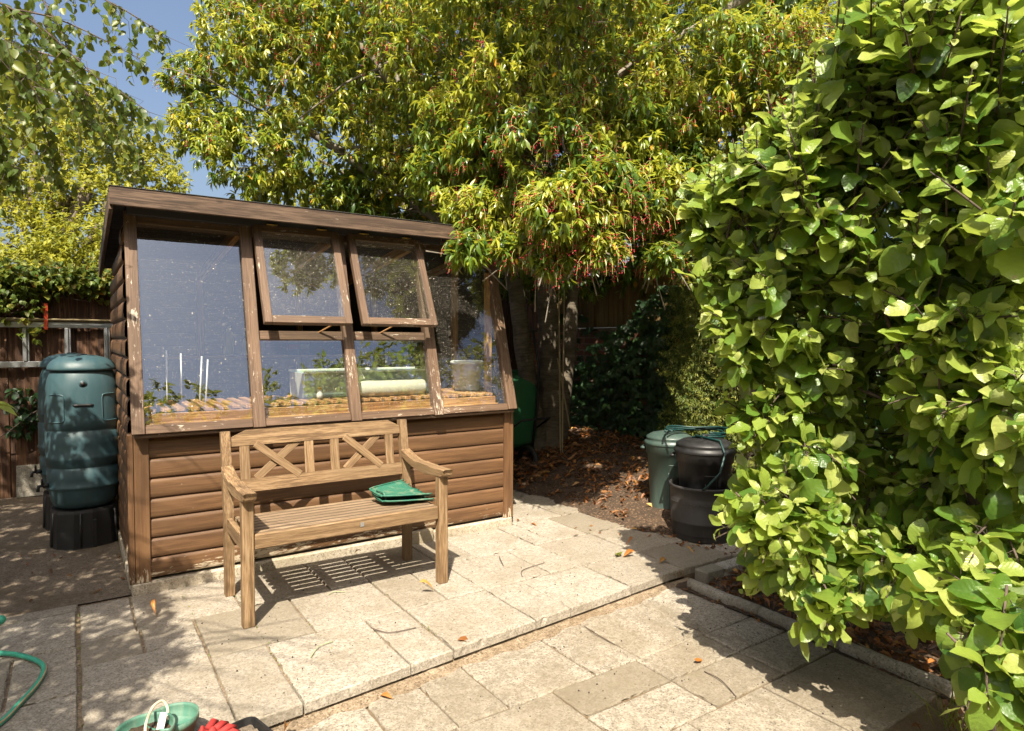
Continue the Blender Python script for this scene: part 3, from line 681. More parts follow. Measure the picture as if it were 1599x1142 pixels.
x = MB(); x.tube([(1.28, .165, ZT+.056), (1.30, .165, ZT+.056), (1.81, .165, ZT+.056), (1.82, .165, ZT+.056)], [.05, .055, .055, .05], 24); x.build('fleece_roll', M_cream, label='cream roll of garden fleece lying in front of the green tray', cat='roll')
x = MB(); x.beam((1.33, .20, ZT+.19), (1.36, .165, ZT+.118), .045, .004, (0, -1, 0)); x.build('fleece_strip', M_cream, label='loose cream strip hanging at the end of the fleece roll', cat='strip')
for i, (bx, by, h, m_, lab, nm) in enumerate(((.80, D_-.13, .24, M_yelbot, 'tall yellow green bottle on the back shelf of the shed', 'bottle'), (.95, D_-.12, .17, M_tray, 'shorter pale green spray bottle on the back shelf', 'bottle'), (1.04, D_-.14, .15, M_cream, 'small cream bottle on the back shelf', 'bottle'))):
    lathed(nm, [(0, 0), (.035, 0), (.038, .01), (.038, h*.7), (.03, h*.8), (.014, h*.85), (.014, h*.95), (.017, h*.95), (.017, h), (0, h)], (bx, by, 1.256), m_, label=lab, cat='bottle', group='bottles on the shed shelf')
for i, bx in enumerate((1.27, 1.37)):
    o = MB(); o.box(0, .085, 0, .05, 0, .2); q = o.build('packet', M_bluelab, label=('blue plant feed packet with pink band, left of two' if i == 0 else 'blue plant feed packet with green band, right of two'), cat='packet', group='packets on the shed shelf'); q.location = (bx, D_-.17, 1.256)
    o = MB(); o.box(.005, .08, -.003, -.001, .14, .19); o.build('label_panel', M_yel, q); o = MB(); o.box(.005, .08, -.003, -.001, .05, .09); o.build('label_panel', M_pink if i == 0 else M_tray, q)
for i, (cx_, lab) in enumerate(((.22, 'thin white cane farthest left behind the large pane'), (.30, 'thin white cane second from the left behind the large pane'), (.40, 'leaning white cane third from the left behind the large pane'), (.435, 'leaning white cane nearest the first mullion'))):
    o = MB(); o.tube([(cx_, .5, ZT-.1), (cx_+.02*(i > 1), .5, ZT+.32-.02*i)], .005, 6); o.build('marker_cane', M_white, label=lab, cat='cane', group='white canes inside the shed')
o = MB()
for k in range(7): o.lathe([(.075, .0), (.078, .02), (.082, .02), (.082, .032), (.070, .032)], (1.98, .95, ZT-.3+.05*k+.3), 20)
o.build('pot_stack', M_bin, label='stack of dark green pots behind the right mullion', cat='pots')
o = lathed('jar', [(0, 0), (.02, 0), (.022, .03), (.012, .05), (.012, .06)], (1.08, .2, ZT), M_white, label='tiny jar with yellow cap on the staging slats', cat='jar', n=16); lathed('cap', [(.014, .06), (.014, .075), (0, .08)], (0, 0, 0), M_yel, o, n=12)

# ================================================================== BENCH
bench = empty('garden_bench', (.3885, -.8082, 0), 'weathered teak garden bench with crossed back slats in front of the shed', 'bench', rz=-.0079)
BW, BD, BH = 1.10, .527, .877
def part(name, m=M_teak, p=None):
    mb = MB(); return mb, (lambda: mb.build(name, m, p if p is not None else bench))
for sx in (0, 1):
    x0 = 0 if sx == 0 else BW-.055
    mb, fin = part('leg'); mb.box(x0, x0+.055, 0, .055, 0, .617, axis=2, c=.005); fin()
    mb, fin = part('leg')   # rear leg leans back above the seat
    a = [(BD-.055, 0), (BD, 0), (BD+.002, .43), (BD+.072, BH), (BD+.028, BH+.004), (BD-.05, .45)]
    mb.prism(a, (x0+.004, 0, 0), (0, 1, 0), (0, 0, 1), (1, 0, 0), .047, sw=True); fin()
    # armrest: dips behind, levels out and rounds over the front leg
    prof = []; n = 14; top = []; bot = []
    for i in range(n+1):
        t = i/n; y = BD-.012-(BD+.045)*t; z = .700-.048*(1-(1-min(1, t/.55))**2) + (.0 if t < .6 else .010*sin((t-.6)/.4*pi*.5))
        thk = .046+.006*sin(pi*t); top.append((y, z)); bot.append((y, z-thk))
    top.append((-.045, .648)); top.append((-.042, .63)); bot[-1] = (-.025, .618); prof = top+bot[::-1]
    ww = .062; cx_ = x0+.0275
    mb, fin = part('armrest'); off = random.uniform(-20, 20)
    rings = [(-ww/2, .96), (-ww/2+.006, 1), (ww/2-.006, 1), (ww/2, .96)]; npf = len(prof); cy_ = sum(p[0] for p in prof)/npf; vs = []; gs = []
    for dx, q in rings:
        for (y, z) in prof:
            zc = z if q == 1 else z-(.005 if z > .655 else -.004); vs.append((cx_+dx, y, zc)); gs.append((y+off, dx, z+off))
    fs = [(r*npf+i, r*npf+(i+1) % npf, (r+1)*npf+(i+1) % npf, (r+1)*npf+i) for r in range(3) for i in range(npf)]
    fs = [f[::-1] for f in fs]+[tuple(range(npf)), tuple(range(4*npf-1, 3*npf-1, -1))]
    mb.add(vs, fs, gs); fin()
    mb, fin = part('side_rail'); mb.box(x0+.014, x0+.042, .056, BD-.056, .35, .425, axis=1, c=.004); fin()
mb, fin = part('front_apron'); mb.box(.056, BW-.056, .008, .034, .372, .447, c=.006); fin()
mb, fin = part('rear_apron'); mb.box(.052, BW-.052, BD-.04, BD-.015, .35, .42); fin()
ys = [.037+i*.0655 for i in range(7)]
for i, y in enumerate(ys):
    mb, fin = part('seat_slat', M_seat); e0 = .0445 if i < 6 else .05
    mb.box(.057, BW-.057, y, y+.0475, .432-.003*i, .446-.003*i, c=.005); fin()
for xx in (.35, .72): mb, fin = part('seat_support'); mb.box(xx, xx+.04, .036, BD-.045, .385, .425, axis=1); fin()
lean = lambda z: BD-.028+(z-.43)*.155
def back_poly(name, pts, th, yo=0, gx=(1, 0, 0)):
    mb = MB(); U = Vector((0, .155, 1)).normalized(); Nn = Vector((0, 1, -.155)).normalized()
    gx = Vector((1, 0, 0)); mb.prism(pts, (0, lean(0)+yo, 0), gx, Vector((0, .155, 1)), Nn, th); return mb.build(name, M_teak, bench)
x0, x1 = .052, BW-.052
back_poly('top_rail', [(x0, .797), (x1, .797), (x1, .845), (x1-.075, .883), (x0+.085, .883), (x0, .845)], .026, -.004)
back_poly('lower_rail', [(x0, .545), (x1, .545), (x1, .616), (x0, .616)], .026, -.004)
for a in (.098, .452, .603, .95): 
    mb = MB(); mb.beam((a+.026, lean(.612)+.006, .612), (a+.026, lean(.80)+.006, .80), .053, .016, (0, -1, .15)); mb.build('back_slat', M_teak, bench)
for a, b_ in ((.165, .435), (.675, .93)):
    for k, (s0, s1) in enumerate(((a+.015, b_-.015), (b_-.015, a+.015))):
        yo = -.001 if k else .012
        mb = MB(); mb.beam((s0, lean(.61)+yo, .608), (s1, lean(.8)+yo, .803), .044, .010, (0, -1, .15)); mb.build('cross_slat', M_teak, bench)
mb = MB(); mb.box(.585, .605, .0055, .0075, .402, .424, c=.0004); mb.build('maker_plate', M_alu, bench)

# leaf scoops on the bench
def scoop(loc, rz, label, tilt=0.0, flip=1):
    e = empty('leaf_scoop', loc, label, 'leaf scoop', 'green leaf scoops on the bench', rz); e.rotation_euler = (radians(5), radians(tilt), rz)
    nx, ny = 28, 20; V = []; G = []
    for j in range(ny+1):
        v = j/ny*2-1
        for i in range(nx+1):
            u = i/nx; hw = .075+.085*u**.7; x = -.15+u*.28; 
            if u > .93: x += (.014 if (j % 2 == 0) else -.006)*(u-.93)/.07
            z = .016*abs(v)**3+(.010*cos(v*pi*8.5)*max(0, (u-.62)/.38) if True else 0)+.02*max(0, .12-u)*8*.2+.004
            if u > .9: z -= .1*(u-.9)
            V.append((x, v*hw, z))
    F = [(j*(nx+1)+i, j*(nx+1)+i+1, (j+1)*(nx+1)+i+1, (j+1)*(nx+1)+i) for j in range(ny) for i in range(nx)]
    mb = MB(); mb.add(V, F, None, True); o = mb.build('blade', M_scoop, e); sol = o.modifiers.new('s', 'SOLIDIFY'); sol.thickness = .003
    mb = MB(); mb.tube([(-.15+.28*k/10, -(.075+.085*(k/10)**.7), .022) for k in range(11)], .0045, 8); mb.tube([(-.15+.28*k/10, (.075+.085*(k/10)**.7), .022) for k in range(11)], .0045, 8)
    mb.tube([(-.15, -.075+.015*k, .018) for k in range(11)], .004, 8); mb.build('rim', M_scoop, e)
    mb = MB(); mb.tube([(-.118, -.05, .012), (-.11, -.02, .018), (-.11, .02, .018), (-.118, .05, .012)], .005, 8); mb.build('grip', M_scoop, e)
scoop((1.325, -.545, .458), .02, 'green plastic leaf scoop lying underneath on the bench seat')
scoop((1.315, -.525, .484), .10, 'dirty green plastic leaf scoop on top of the other', 1.0)

# ================================================================== WATER BUTTS, LADDER
def superr(a, p): return (abs(cos(a))**p+abs(sin(a))**p)**(-1/p)
def butt(loc, label, slabel, k=1):
    e = empty('water_butt', (loc[0], loc[1], .255), label, 'water butt', 'green water butts beside the shed')
    P_ = 2.2; prof = [(.0, 0), (.15, 0), (.175, .012), (.192, .05), (.203, .12), (.210, .138), (.217, .146), (.210, .155), (.212, .2), (.214, .262), (.205, .272), (.205, .284), (.214, .292), (.216, .330), (.223, .341), (.216, .353), (.217, .43), (.217, .512), (.207, .520), (.207, .532), (.216, .540), (.216, .6), (.214, .7), (.209, .80), (.199, .86), (.183, .905), (.176, .92), (.17, .925)]
    mb = MB(); mb.lathe(prof, n=64, p=P_); mb.build('body', M_butt, e)
    mb = MB(); mb.lathe([(.17, .921), (.196, .921), (.2, .93), (.198, .940), (.191, .958), (.177, .980), (.14, 1.004), (.08, 1.02), (0, 1.025)], n=56, p=P_); o = mb.build('lid', M_butt, e)
    mb = MB(); mb.box(-.03, .03, -.02, .0, 1.018, 1.03, c=.003); mb.build('lid_handle', M_black, o)
    def S(a, z, ex=.0): 
        rr = np.interp(z, [p[1] for p in prof], [p[0] for p in prof])+ex; q = superr(a, P_); return (rr*q*cos(a), rr*q*sin(a), z)
    F0 = -pi/2
    for s in (-1, 1):    # raised outline of the moulded side panels
        mb = MB(); pts = []
        for (da, z) in [(1.05, .585), (.55, .585), (.5, .60), (.5, .735), (.53, .76), (.62, .765), (1.05, .765)]: pts.append(S(F0+s*da, z, .0015))
        fine = []
        for i in range(len(pts)-1):
            for k_ in range(5): 
                a0 = Vector(pts[i]).lerp(Vector(pts[i+1]), k_/5); an = math.atan2(a0.y, a0.x); fine.append(S(an, a0.z, .0012))
        mb.tube(fine, .0045, 6); mb.build('panel_moulding', M_butt, e)
    mb = MB(); pts = [S(F0+da, .695, .0) for da in np.linspace(-.27, .27, 12)]; mb.tube(pts, [.004]+[.0095]*10+[.004], 8); mb.build('grip_slot', M_black, e)
    c = Vector(S(F0, .835)); mb = MB(); mb.tube([c+Vector((0, .006, 0)), c+Vector((0, -.004, 0))], .024, 20); mb.build('inlet_cap', M_butt, e)
    mb = MB(); mb.tube([c+Vector((0, 0, 0)), c+Vector((0, -.0055, 0))], .016, 20); mb.build('inlet_hole', M_black, e)
    a = pi+.35; t0 = Vector(S(a, .165)); d = Vector((cos(a), sin(a), 0)); mb = MB()
    mb.tube([t0-d*.01, t0+d*.03], .016, 12); mb.tube([t0+d*.02, t0+d*.055, t0+d*.06+Vector((0, 0, -.035))], .011, 10); mb.tube([t0+d*.035, t0+d*.035+Vector((0, 0, .035))], .007, 8); mb.box(t0.x+d.x*.035-.006, t0.x+d.x*.035+.006, t0.y+d.y*.035-.022, t0.y+d.y*.035+.022, t0.z+.033, t0.z+.043)
    mb.build('tap', M_black, e)
    s = MB(); s.lathe([(.0, 0), (.206, 0), (.204, .01), (.196, .235), (.19, .255), (0, .255)], n=12, smooth=False, p=2.6)
    for i in (3, 6, 8, 10):
        an = 2*pi*(i+.35)/12; s.tube([(.2*cos(an)*superr(an, 3), .2*sin(an)*superr(an, 3), .01), (.19*cos(an)*superr(an, 3), .19*sin(an)*superr(an, 3), .235)], .008, 5)
    s.box(-.005, .02, -.215, -.1, .0, .19); o = s.build('butt_stand', M_black, label=slabel, cat='stand', group='black stands under the water butts'); o.location = (loc[0], loc[1], -.006); o.rotation_euler.z = .2
butt((-.212, 1.27), 'green ribbed plastic water butt nearest the camera', 'black plastic stand under the nearer water butt')
butt((-.27, 1.86), 'green plastic water butt half hidden behind the nearer one', 'black plastic stand under the farther water butt')

e = empty('ladder', (-.6, 3.13, 1.34), 'aluminium ladder hung sideways on the brown board fence', 'ladder')
for z in (-.178, .175): mb = MB(); mb.box(-2.2, 1.4, -.012, .012, z-.026, z+.026, c=.004); mb.build('rail', M_alu, e)
for i in range(12):
    x = -2.2+.125+.305*i-.08+.005; mb = MB(); mb.box(x-.016, x+.016, -.02, .012, -.152, .149, axis=2, c=.006); mb.box(x+.02, x+.032, -.01, .01, -.152, .149, axis=2); mb.build('rung', M_alu, e)
mb = MB()
for k in range(5): mb.tube([(-2.3, 3.12-.012*k, 1.55+.006*(k % 2)), (-1.2, 3.125-.012*k, 1.552+.01*(k % 3)), (.7, 3.12-.01*k, 1.552+.006*((k+1) % 2))], .006, 6)
for i, k in enumerate((0,)): mb.build('bamboo_canes', M_bamboo, label='bundle of bamboo canes lying along the top of the ladder', cat='canes')
mb = MB(); mb.beam((-.455, 3.075, 1.70), (-.46, 3.075, 1.47), .028, .004, (0, -1, 0)); mb.box(-.47, -.44, 3.072, 3.18, 1.70, 1.705)
mb.build('strap', M_orange, label='orange red strap looped over the ladder rail', cat='strap')
mb = MB(); mb.beam((-.585, 3.13, -.02), (-.585, 3.17, .26), .23, .04, (0, -1, 0)); mb.build('leaning_slab', M_kerb, label='square grey slab leaning against the foot of the fence', cat='slab')

# ================================================================== BINS
def bin_(name, loc, r, h, m, label, cat, zb=0):
    e = empty(name, (*loc, zb), label, cat); k = r/.205
    mb = MB(); mb.lathe([(0, 0), (.15*k, 0), (.157*k, .01), (.158*k, .03), (.153*k, .04), (.188*k, h-.09), (.2*k, h-.085), (.203*k, h-.03), (.207*k, h-.025), (.207*k, h), (.19*k, h)], n=48); mb.build('body', m, e)
    mb = MB(); mb.lathe([(.212*k, h-.018), (.216*k, h-.012), (.215*k, h+.004), (.205*k, h+.012), (.198*k, h+.028), (.202*k, h+.032), (.196*k, h+.045), (.15*k, h+.068), (.08*k, h+.08), (0, h+.083)], n=48); o = mb.build('lid', m, e)
    mb = MB(); mb.tube([(-.07, -.03, h+.078), (-.05, -.03, h+.1), (.05, -.03, h+.1), (.07, -.03, h+.078)], .011, 8); mb.build('handle', m, o)
    mb = MB()
    for a0 in (-2.2, -1.2, -.2):
        pts = []
        for da, z in [(-.22, h-.16), (.22, h-.16), (.17, .1), (-.17, .1), (-.22, h-.16)]:
            rr = np.interp(z, [.04, h-.09], [.153*k, .188*k])+.001; pts.append((rr*cos(a0+da), rr*sin(a0+da), z))
        fine = [Vector(pts[i]).lerp(Vector(pts[i+1]), t/6) for i in range(4) for t in range(6)]
        fine = [Vector((v.x, v.y, 0)).normalized()*(np.interp(v.z, [.04, h-.09], [.153*k, .188*k])+.0005)+Vector((0, 0, v.z)) for v in fine]
        mb.tube(fine, .0035, 6)
    mb.build('panel_moulding', m, e)
    for a0 in (-.9, 2.2):
        d = Vector((cos(a0), sin(a0), 0)); q = Vector((-d.y, d.x, 0)); c = d*.205*k+Vector((0, 0, h-.05)); mb = MB()
        mb.tube([c-q*.05, c-q*.05+d*.025, c+q*.05+d*.025, c+q*.05], .009, 8); mb.build('side_handle', m, e)
bin_('dustbin', (3.58, -.56), .182, .60, M_bin, 'grey green plastic dustbin with domed lid at the soil edge', 'dustbin')
bin_('dustbin', (3.437, -1.02), .203, .60, M_black, 'black plastic bin with lid standing inside the charcoal tub', 'dustbin', .02)
e = empty('garden_tub', (3.425, -1.02, 0), 'wide charcoal plastic tub holding the black bin', 'tub')
mb = MB(); mb.lathe([(0, .008), (.198, .008), (.203, .0), (.206, .012), (.207, .04), (.211, .044), (.213, .05), (.217, .12), (.221, .124), (.2215, .135), (.219, .14), (.223, .2), (.2205, .205), (.2245, .25), (.2265, .29), (.2245, .297), (.2275, .305), (.229, .36), (.235, .362), (.236, .375), (.232, .382), (.224, .378), (.221, .36), (.212, .05), (0, .03)], n=56); mb.build('body', M_tub, e)
mb = MB()
for z in (.265,):
    for k in range(60): a = 2*pi*k/60; rr = .2265 if z > .2 else .2165; mb.tube([(rr*cos(a), rr*sin(a), z), (rr*cos(a+.06), rr*sin(a+.06), z)], .0022, 5)
mb.build('stitching', M_tub, e)
for a0 in (-1.35, 1.9): 
    mb = MB(); pts = [(.2285*cos(a0+da), .2285*sin(a0+da), z) for da, z in [(-.16, .30), (.16, .30), (.19, .285), (.17, .235), (-.17, .235), (-.19, .285), (-.16, .30)]]; mb.tube(pts, .006, 6); mb.build('handle', M_tub, e)
mb = MB()
random.seed(3)
for k in range(3):
    pts = []
    for i in range(26):
        a = -2.6+i*.19+k*.3; rr = .19+.02*sin(k*2+i*.5); pts.append((3.55+rr*1.15*cos(a), -.86+rr*1.1*sin(a), .705+.012*k+.007*sin(i*.6+k)))
    mb.tube(pts, .0075, 8)
mb.tube([(3.36, -1.0, .72), (3.40, -1.18, .70), (3.37, -1.245, .62), (3.30, -1.26, .5), (3.22, -1.22, .41), (3.24, -1.17, .38)], .0085, 8)
mb.build('hose_coil', M_hose_d, label='dark green hose coiled on top of the bins', cat='hose')

# ================================================================== WHEELBARROW, CANES
e = empty('wheelbarrow', (3.63, 1.53, .16), 'green wheelbarrow stood on end against the laurel trunks', 'wheelbarrow', rz=.12)
mb = MB(); V = []; G = []
def rr_(hw, z0, z1, y, n=9, rc=.12):
    pts = []
    for cx_, cz_, a0 in ((hw-rc, z1-rc, 0), (-hw+rc, z1-rc, pi/2), (-hw+rc, z0+rc, pi), (hw-rc, z0+rc, 3*pi/2)):
        for i in range(n): a = a0+pi/2*i/(n-1); pts.append((cx_+rc*cos(a), y, cz_+rc*sin(a)))
    return pts
rings = [rr_(.30, .03, .90, .24, rc=.10), rr_(.285, .05, .885, .245, rc=.10), rr_(.24, .12, .78, .02, rc=.1), rr_(.21, .15, .74, .0, rc=.09)]
n = len(rings[0]); V = [p for r in rings for p in r]; fs = [(r*n+i, r*n+(i+1) % n, (r+1)*n+(i+1) % n, (r+1)*n+i) for r in range(3) for i in range(n)]+[tuple(range(3*n, 4*n))]
mb.add(V, fs, None, True); mb.build('tray', M_barrow, e)
mb = MB(); p = rr_(.30, .03, .90, .24, rc=.10); mb.tube(p+[p[0]], .011, 8); mb.build('tray_rim', M_barrow, e)
for s in (-1, 1): mb = MB(); mb.tube([(s*.12, -.02, .0), (s*.2, -.03, .5), (s*.25, .0, .95), (s*.27, .12, 1.33)], .015, 10); mb.build('handle_bar', M_black, e)
mb = MB(); mb.tube([(-.2, -.03, .3), (-.2, -.22, .42), (.2, -.22, .42), (.2, -.03, .3)], .012, 8); mb.build('leg', M_black, e)
mb = MB(); cx_ = 0; mb.tube([(.17*0, -.1+.13*cos(a), -.02+.13*sin(a)) for a in np.linspace(0, 2*pi, 25)], .03, 8); mb.build('wheel', M_black, e)
for i, (p0, p1, lab) in enumerate((((3.885, 1.19, .17), (3.90, 1.25, 2.0), 'tall pale bamboo cane leaning on the trunk, left of two'), ((3.90, 1.18, .17), (3.965, 1.24, 2.0), 'tall pale bamboo cane leaning on the trunk, right of two'), ((4.10, 1.30, .45), (3.95, 1.33, 1.2), 'short broken cane hanging beside the tall canes'))):
    mb = MB(); pts = [Vector(p0).lerp(Vector(p1), k/14) for k in range(15)]; mb.tube(pts, [.0075 if k % 2 else .0085 for k in range(15)], 8); mb.build('bamboo_cane', M_bamboo, label=lab, cat='cane', group='canes by the laurel trunk')

# ================================================================== HOSE, POTS, FRONT LEFT
def cr(pts, n=8):
    pts = [Vector(p) for p in pts]; out = []
    for i in range(len(pts)-1):
        a, b_, c, d = pts[max(i-1, 0)], pts[i], pts[i+1], pts[min(i+2, len(pts)-1)]
        for k in range(n):
            t = k/n; out.append(.5*((2*b_)+(c-a)*t+(2*a-5*b_+4*c-d)*t*t+(3*b_-a-3*c+d)*t**3))
    return out+[pts[-1]]
hp = cr([(-.95, -1.2, .013), (-.7, -1.25, .013), (-.56, -1.2, .013), (-.499, -1.148, .013), (-.451, -1.034, .013), (-.398, -.879, .013), (-.386, -.734, .014), (-.453, -.6, .016), (-.548, -.51, .02), (-.66, -.48, .02), (-.8, -.52, .014)])
mb = MB(); mb.tube(hp, .0105, 12); ho = mb.build('garden_hose', M_hose, label='green garden hose curving over the left paving', cat='hose')
mb = MB(); mb.tube([p+Vector((.007, -.002, .0055)) for p in hp], .0035, 6); mb.build('hose_stripe', M_hosestripe, ho)
e = empty('hose_reel', (-.60, -.46, 0), 'green upright hose guide post at the left picture edge', 'hose guide')
mb = MB(); mb.tube([(0, 0, 0), (0, 0, .14)], .011, 12); mb.tube([(0, 0, .14), (.02, 0, .152), (.055, 0, .148)], .012, 12); mb.build('guide_arm', M_hose, e); mb = MB(); mb.blob((.055, 0, .148), .02, .02, .02, 14, 0); mb.build('knob', M_hose, e)
mb = MB(); mb.box(-.06, .04, -.05, .05, 0, .012, c=.004); mb.build('foot', M_hose, e)
def pot(loc, r, h, label, soil=True):
    e = empty('plant_pot', loc, label, 'plant pot', 'green plant pots at the patio front')
    mb = MB(); mb.lathe([(0, 0), (r*.72, 0), (r*.75, .01), (r*.93, h-.025), (r*.97, h-.022), (r, h-.02), (r, h), (r*.955, h), (r*.93, h-.01), (r*.9, h-.045), (0, h-.05)], n=40); mb.build('pot', M_pot, e)
    if soil:
        V = []; fs = []; mb = MB()
        for i in range(9):
            for k in range(28): a = 2*pi*k/28; q = r*.9*i/8; V.append((q*cos(a), q*sin(a), h-.026+random.uniform(-.004, .006)-.008*(i/8)))
        fs = [(i*28+k, (i+1)*28+k, (i+1)*28+(k+1) % 28, i*28+(k+1) % 28) for i in range(8) for k in range(28)]; mb.add(V, fs, None, True); mb.build('compost', M_soil, e)
    return e
pot((.0, -1.60, .0), .082, .10, 'empty green plant pot tucked behind the one with soil', False)
pot((-.088, -1.672, .0), .088, .125, 'green plant pot filled with dry soil')
mb = MB(); mb.tube(cr([(-.09, -1.72, .105), (-.085, -1.67, .13), (-.06, -1.61, .15), (-.03, -1.585, .152), (-.015, -1.60, .13), (-.02, -1.64, .11)]), .0045, 8); mb.build('rope', M_rope, label='pale rope looped over the rim of the soil pot', cat='rope')
mb = MB(); mb.beam((-.045, -1.665, .095), (-.03, -1.645, .142), .022, .0015, (0, -1, .3)); mb.build('plant_label', M_white, label='blank white plant label stuck in the soil pot', cat='plant label')
e = empty('seed_tray', (.205, -1.80, -.068), 'black seed tray with dry compost at the bottom edge', 'seed tray', rz=.25)
mb = MB()
def rrect(hx, hy, z, rc, n=6):
    o = []
    for cx_, cy_, a0 in ((hx-rc, hy-rc, 0), (-hx+rc, hy-rc, pi/2), (-hx+rc, -hy+rc, pi), (hx-rc, -hy+rc, 3*pi/2)):
        for i in range(n): a = a0+pi/2*i/(n-1); o.append((cx_+rc*cos(a), cy_+rc*sin(a), z))
    return o
rg = [rrect(.075, .15, 0, .02), rrect(.09, .165, .085, .03), rrect(.097, .172, .086, .034), rrect(.097, .172, .092, .034), rrect(.088, .163, .092, .028), rrect(.083, .158, .06, .026)]
n = len(rg[0]); mb.add([p for r in rg for p in r], [(r*n+i, r*n+(i+1) % n, (r+1)*n+(i+1) % n, (r+1)*n+i) for r in range(5) for i in range(n)]+[tuple(range(n-1, -1, -1)), tuple(range(5*n, 6*n))], None, False); mb.build('tray', M_black, e)
V = []; mb = MB()
for i in range(12):
    for k in range(20): V.append((-.08+.16*i/11, -.155+.31*k/19, .07+random.uniform(-.005, .008)))
mb.add(V, [(i*20+k, (i+1)*20+k, (i+1)*20+k+1, i*20+k+1) for i in range(11) for k in range(19)], None, True); mb.build('compost', M_conc, e)
# crumpled red cloth
V = []; nx, ny = 30, 22
for j in range(ny+1):
    for i in range(nx+1):
        u, v = i/nx*2-1, j/ny*2-1; x = u*.085; y = v*.06; r_2 = min(1, math.hypot(u, v)); e_ = max(0, 1-r_2**3)
        V.append((x+.006*sin(v*7+u*3), y+.006*sin(u*9), .01+e_*(.035+.014*sin(u*6+v*4)+.01*sin(v*11-u*7)+.006*sin(u*19))))
mb = MB(); mb.add(V, [(j*(nx+1)+i, j*(nx+1)+i+1, (j+1)*(nx+1)+i+1, (j+1)*(nx+1)+i) for j in range(ny) for i in range(nx)], None, True)
o = mb.build('red_glove', M_red, label='crumpled red gardening glove between the pot and the black tray', cat='glove'); o.location = (.075, -1.69, .0); o.rotation_euler.z = .4
mb = MB()
for k, (a, l_) in enumerate(((-.35, .055), (-.1, .065), (.12, .062), (.34, .05))):
    mb.tube([(.05, .03*k-.045, .03), (.05+l_*.6*cos(a), .03*k-.045+l_*.6*sin(a), .04), (.05+l_*cos(a), .03*k-.045+l_*sin(a), .028)], [.013, .012, .007], 10)
mb.build('fingers', M_red, o)

# ================================================================== TREES AND PLANTS
CP = np.array(cam.matrix_world.translation); FV, RV, UV_ = np.array(f_), np.array(r2), np.array(u2)
def at(px, py, D):      # a place in the yard found by sighting from the gate at distance D
    return CP+(FV+RV*(px-799.5)/1012.4-UV_*(py-571)/1012.4)*D
KEEP_FRONT = [('z', -.3, 2.15, -2.9, -1.6), ('z', .2, 2.55, -1.65, .0), ('w', .02, 1.88, .1, 2.3)]
def whorls(C, P, out, n_leaf, Ln, Wd, tone, droop=.5, prof='lance', curl=.5, spread=.25, fold=.2, tl=.5):
    """clusters of leaves round each twig tip P; 'out' is the twig direction"""
    m = len(P); k = n_leaf; Pt = np.repeat(P, k, 0); o = np.repeat(nrm(out), k, 0)
    r = rnd_dir(m*k); side = nrm(r-o*np.sum(r*o, 1, keepdims=True)); t = RNG.uniform(0, 1, (m*k, 1))
    D = nrm(side*RNG.uniform(.5, 1.2, (m*k, 1))+o*RNG.uniform(.1, .9, (m*k, 1))+np.array([0, 0, -droop])*RNG.uniform(.3, 1.6, (m*k, 1)))
    B = Pt-o*t*spread*Ln*2.2
    Nn = nrm(np.array([0, 0, 1.])*.7+side*.2+np.array(SUN)*.8+rnd_dir(m*k)*.5)
    to = np.clip(np.repeat(tone, k)+RNG.normal(0, .13, m*k), 0, 1); to = np.where(RNG.random(m*k) < .985, np.minimum(to, .96), 1.0)
    C.add(*leaf_cloud(B, D, Nn, Ln*RNG.uniform(.65, 1.2, m*k), Wd*RNG.uniform(.7, 1.2, m*k), to, prof, fold, curl))
def twigs(mb, P, out, r=.003, ln=.25, n=5):
    for p, o in zip(P, nrm(out)):
        p = Vector(p); o = Vector(o); b_ = p-o*ln+Vector((0, 0, -.25*ln))+Vector([random.gauss(0, .03) for _ in range(3)]); m_ = p.lerp(b_, .5)+Vector([random.gauss(0, .02) for _ in range(3)])+Vector((0, 0, .03))
        mb.tube([b_, m_, p], [r*1.6, r*1.2, r*.6], n)

# ---- big laurel tree
laurel = empty('laurel_tree', (4.12, 1.68, .2), 'large multi trunked laurel tree hung with red berries over the shed', 'tree'); LO = np.array((4.12, 1.68, .2))
random.seed(5)
mb = MB(); tops = []
T = [((4.10, 1.66, .12), (4.10, 1.72, 2.1), .165, .10), ((3.98, 1.68, .12), (3.68, 1.76, 2.1), .13, .085), ((4.2, 1.66, .12), (4.44, 1.66, 2.05), .12, .065)]
FORK = [[(3.6, .9, 3.9), (4.3, .3, 4.2), (3.0, 2.4, 4.6)], [(2.6, 1.0, 3.6), (2.2, 2.4, 4.4), (1.5, 2.6, 3.6)], [(4.9, .2, 3.8), (4.9, 2.2, 4.8)]]
for i, (a, b_, r0, r1) in enumerate(T):
    pts = []
    for k in range(15):
        t = k/14; p = Vector(a).lerp(Vector(b_), t)+Vector((.03*sin(t*5+i*2), .03*cos(t*4+i), 0))*(1-abs(2*t-1)**3); pts.append(p)
    mb = MB(); mb.tube([p-Vector(LO) for p in pts], [(r0+(r1-r0)*(k/14)**.6)*(1+.5*math.exp(-k*1.1))*(1+.05*sin(k*2.3+i)) for k in range(15)], 18, jit=.035)
    mb.build('trunk', M_bark, laurel)
br_ = MB(); ends = []
for i, fs_ in enumerate(FORK):
    for q in fs_:
        pts = limb(br_, Vector(T[i][1])-Vector(LO), Vector(q)-Vector(LO), T[i][3]*.8, .035, .10, 10, 10); ends.append(Vector(q))
        for k in range(3, 10, 1):
            o = Vector([random.gauss(0, 1) for _ in range(3)]); o.z = abs(o.z)*.3; e1 = pts[k]+o*random.uniform(.35, .7); l2 = limb(br_, pts[k], e1, .018, .006, .12, 6, 6)
            for j in range(2): limb(br_, l2[random.randint(2, 5)], e1+Vector([random.gauss(0, .3) for _ in range(3)]), .007, .003, .12, 5, 5)
bo = [at(1190, -20, 4.9), at(1105, 35, 5.0), at(1000, 95, 5.3), at(930, 150, 5.6)]
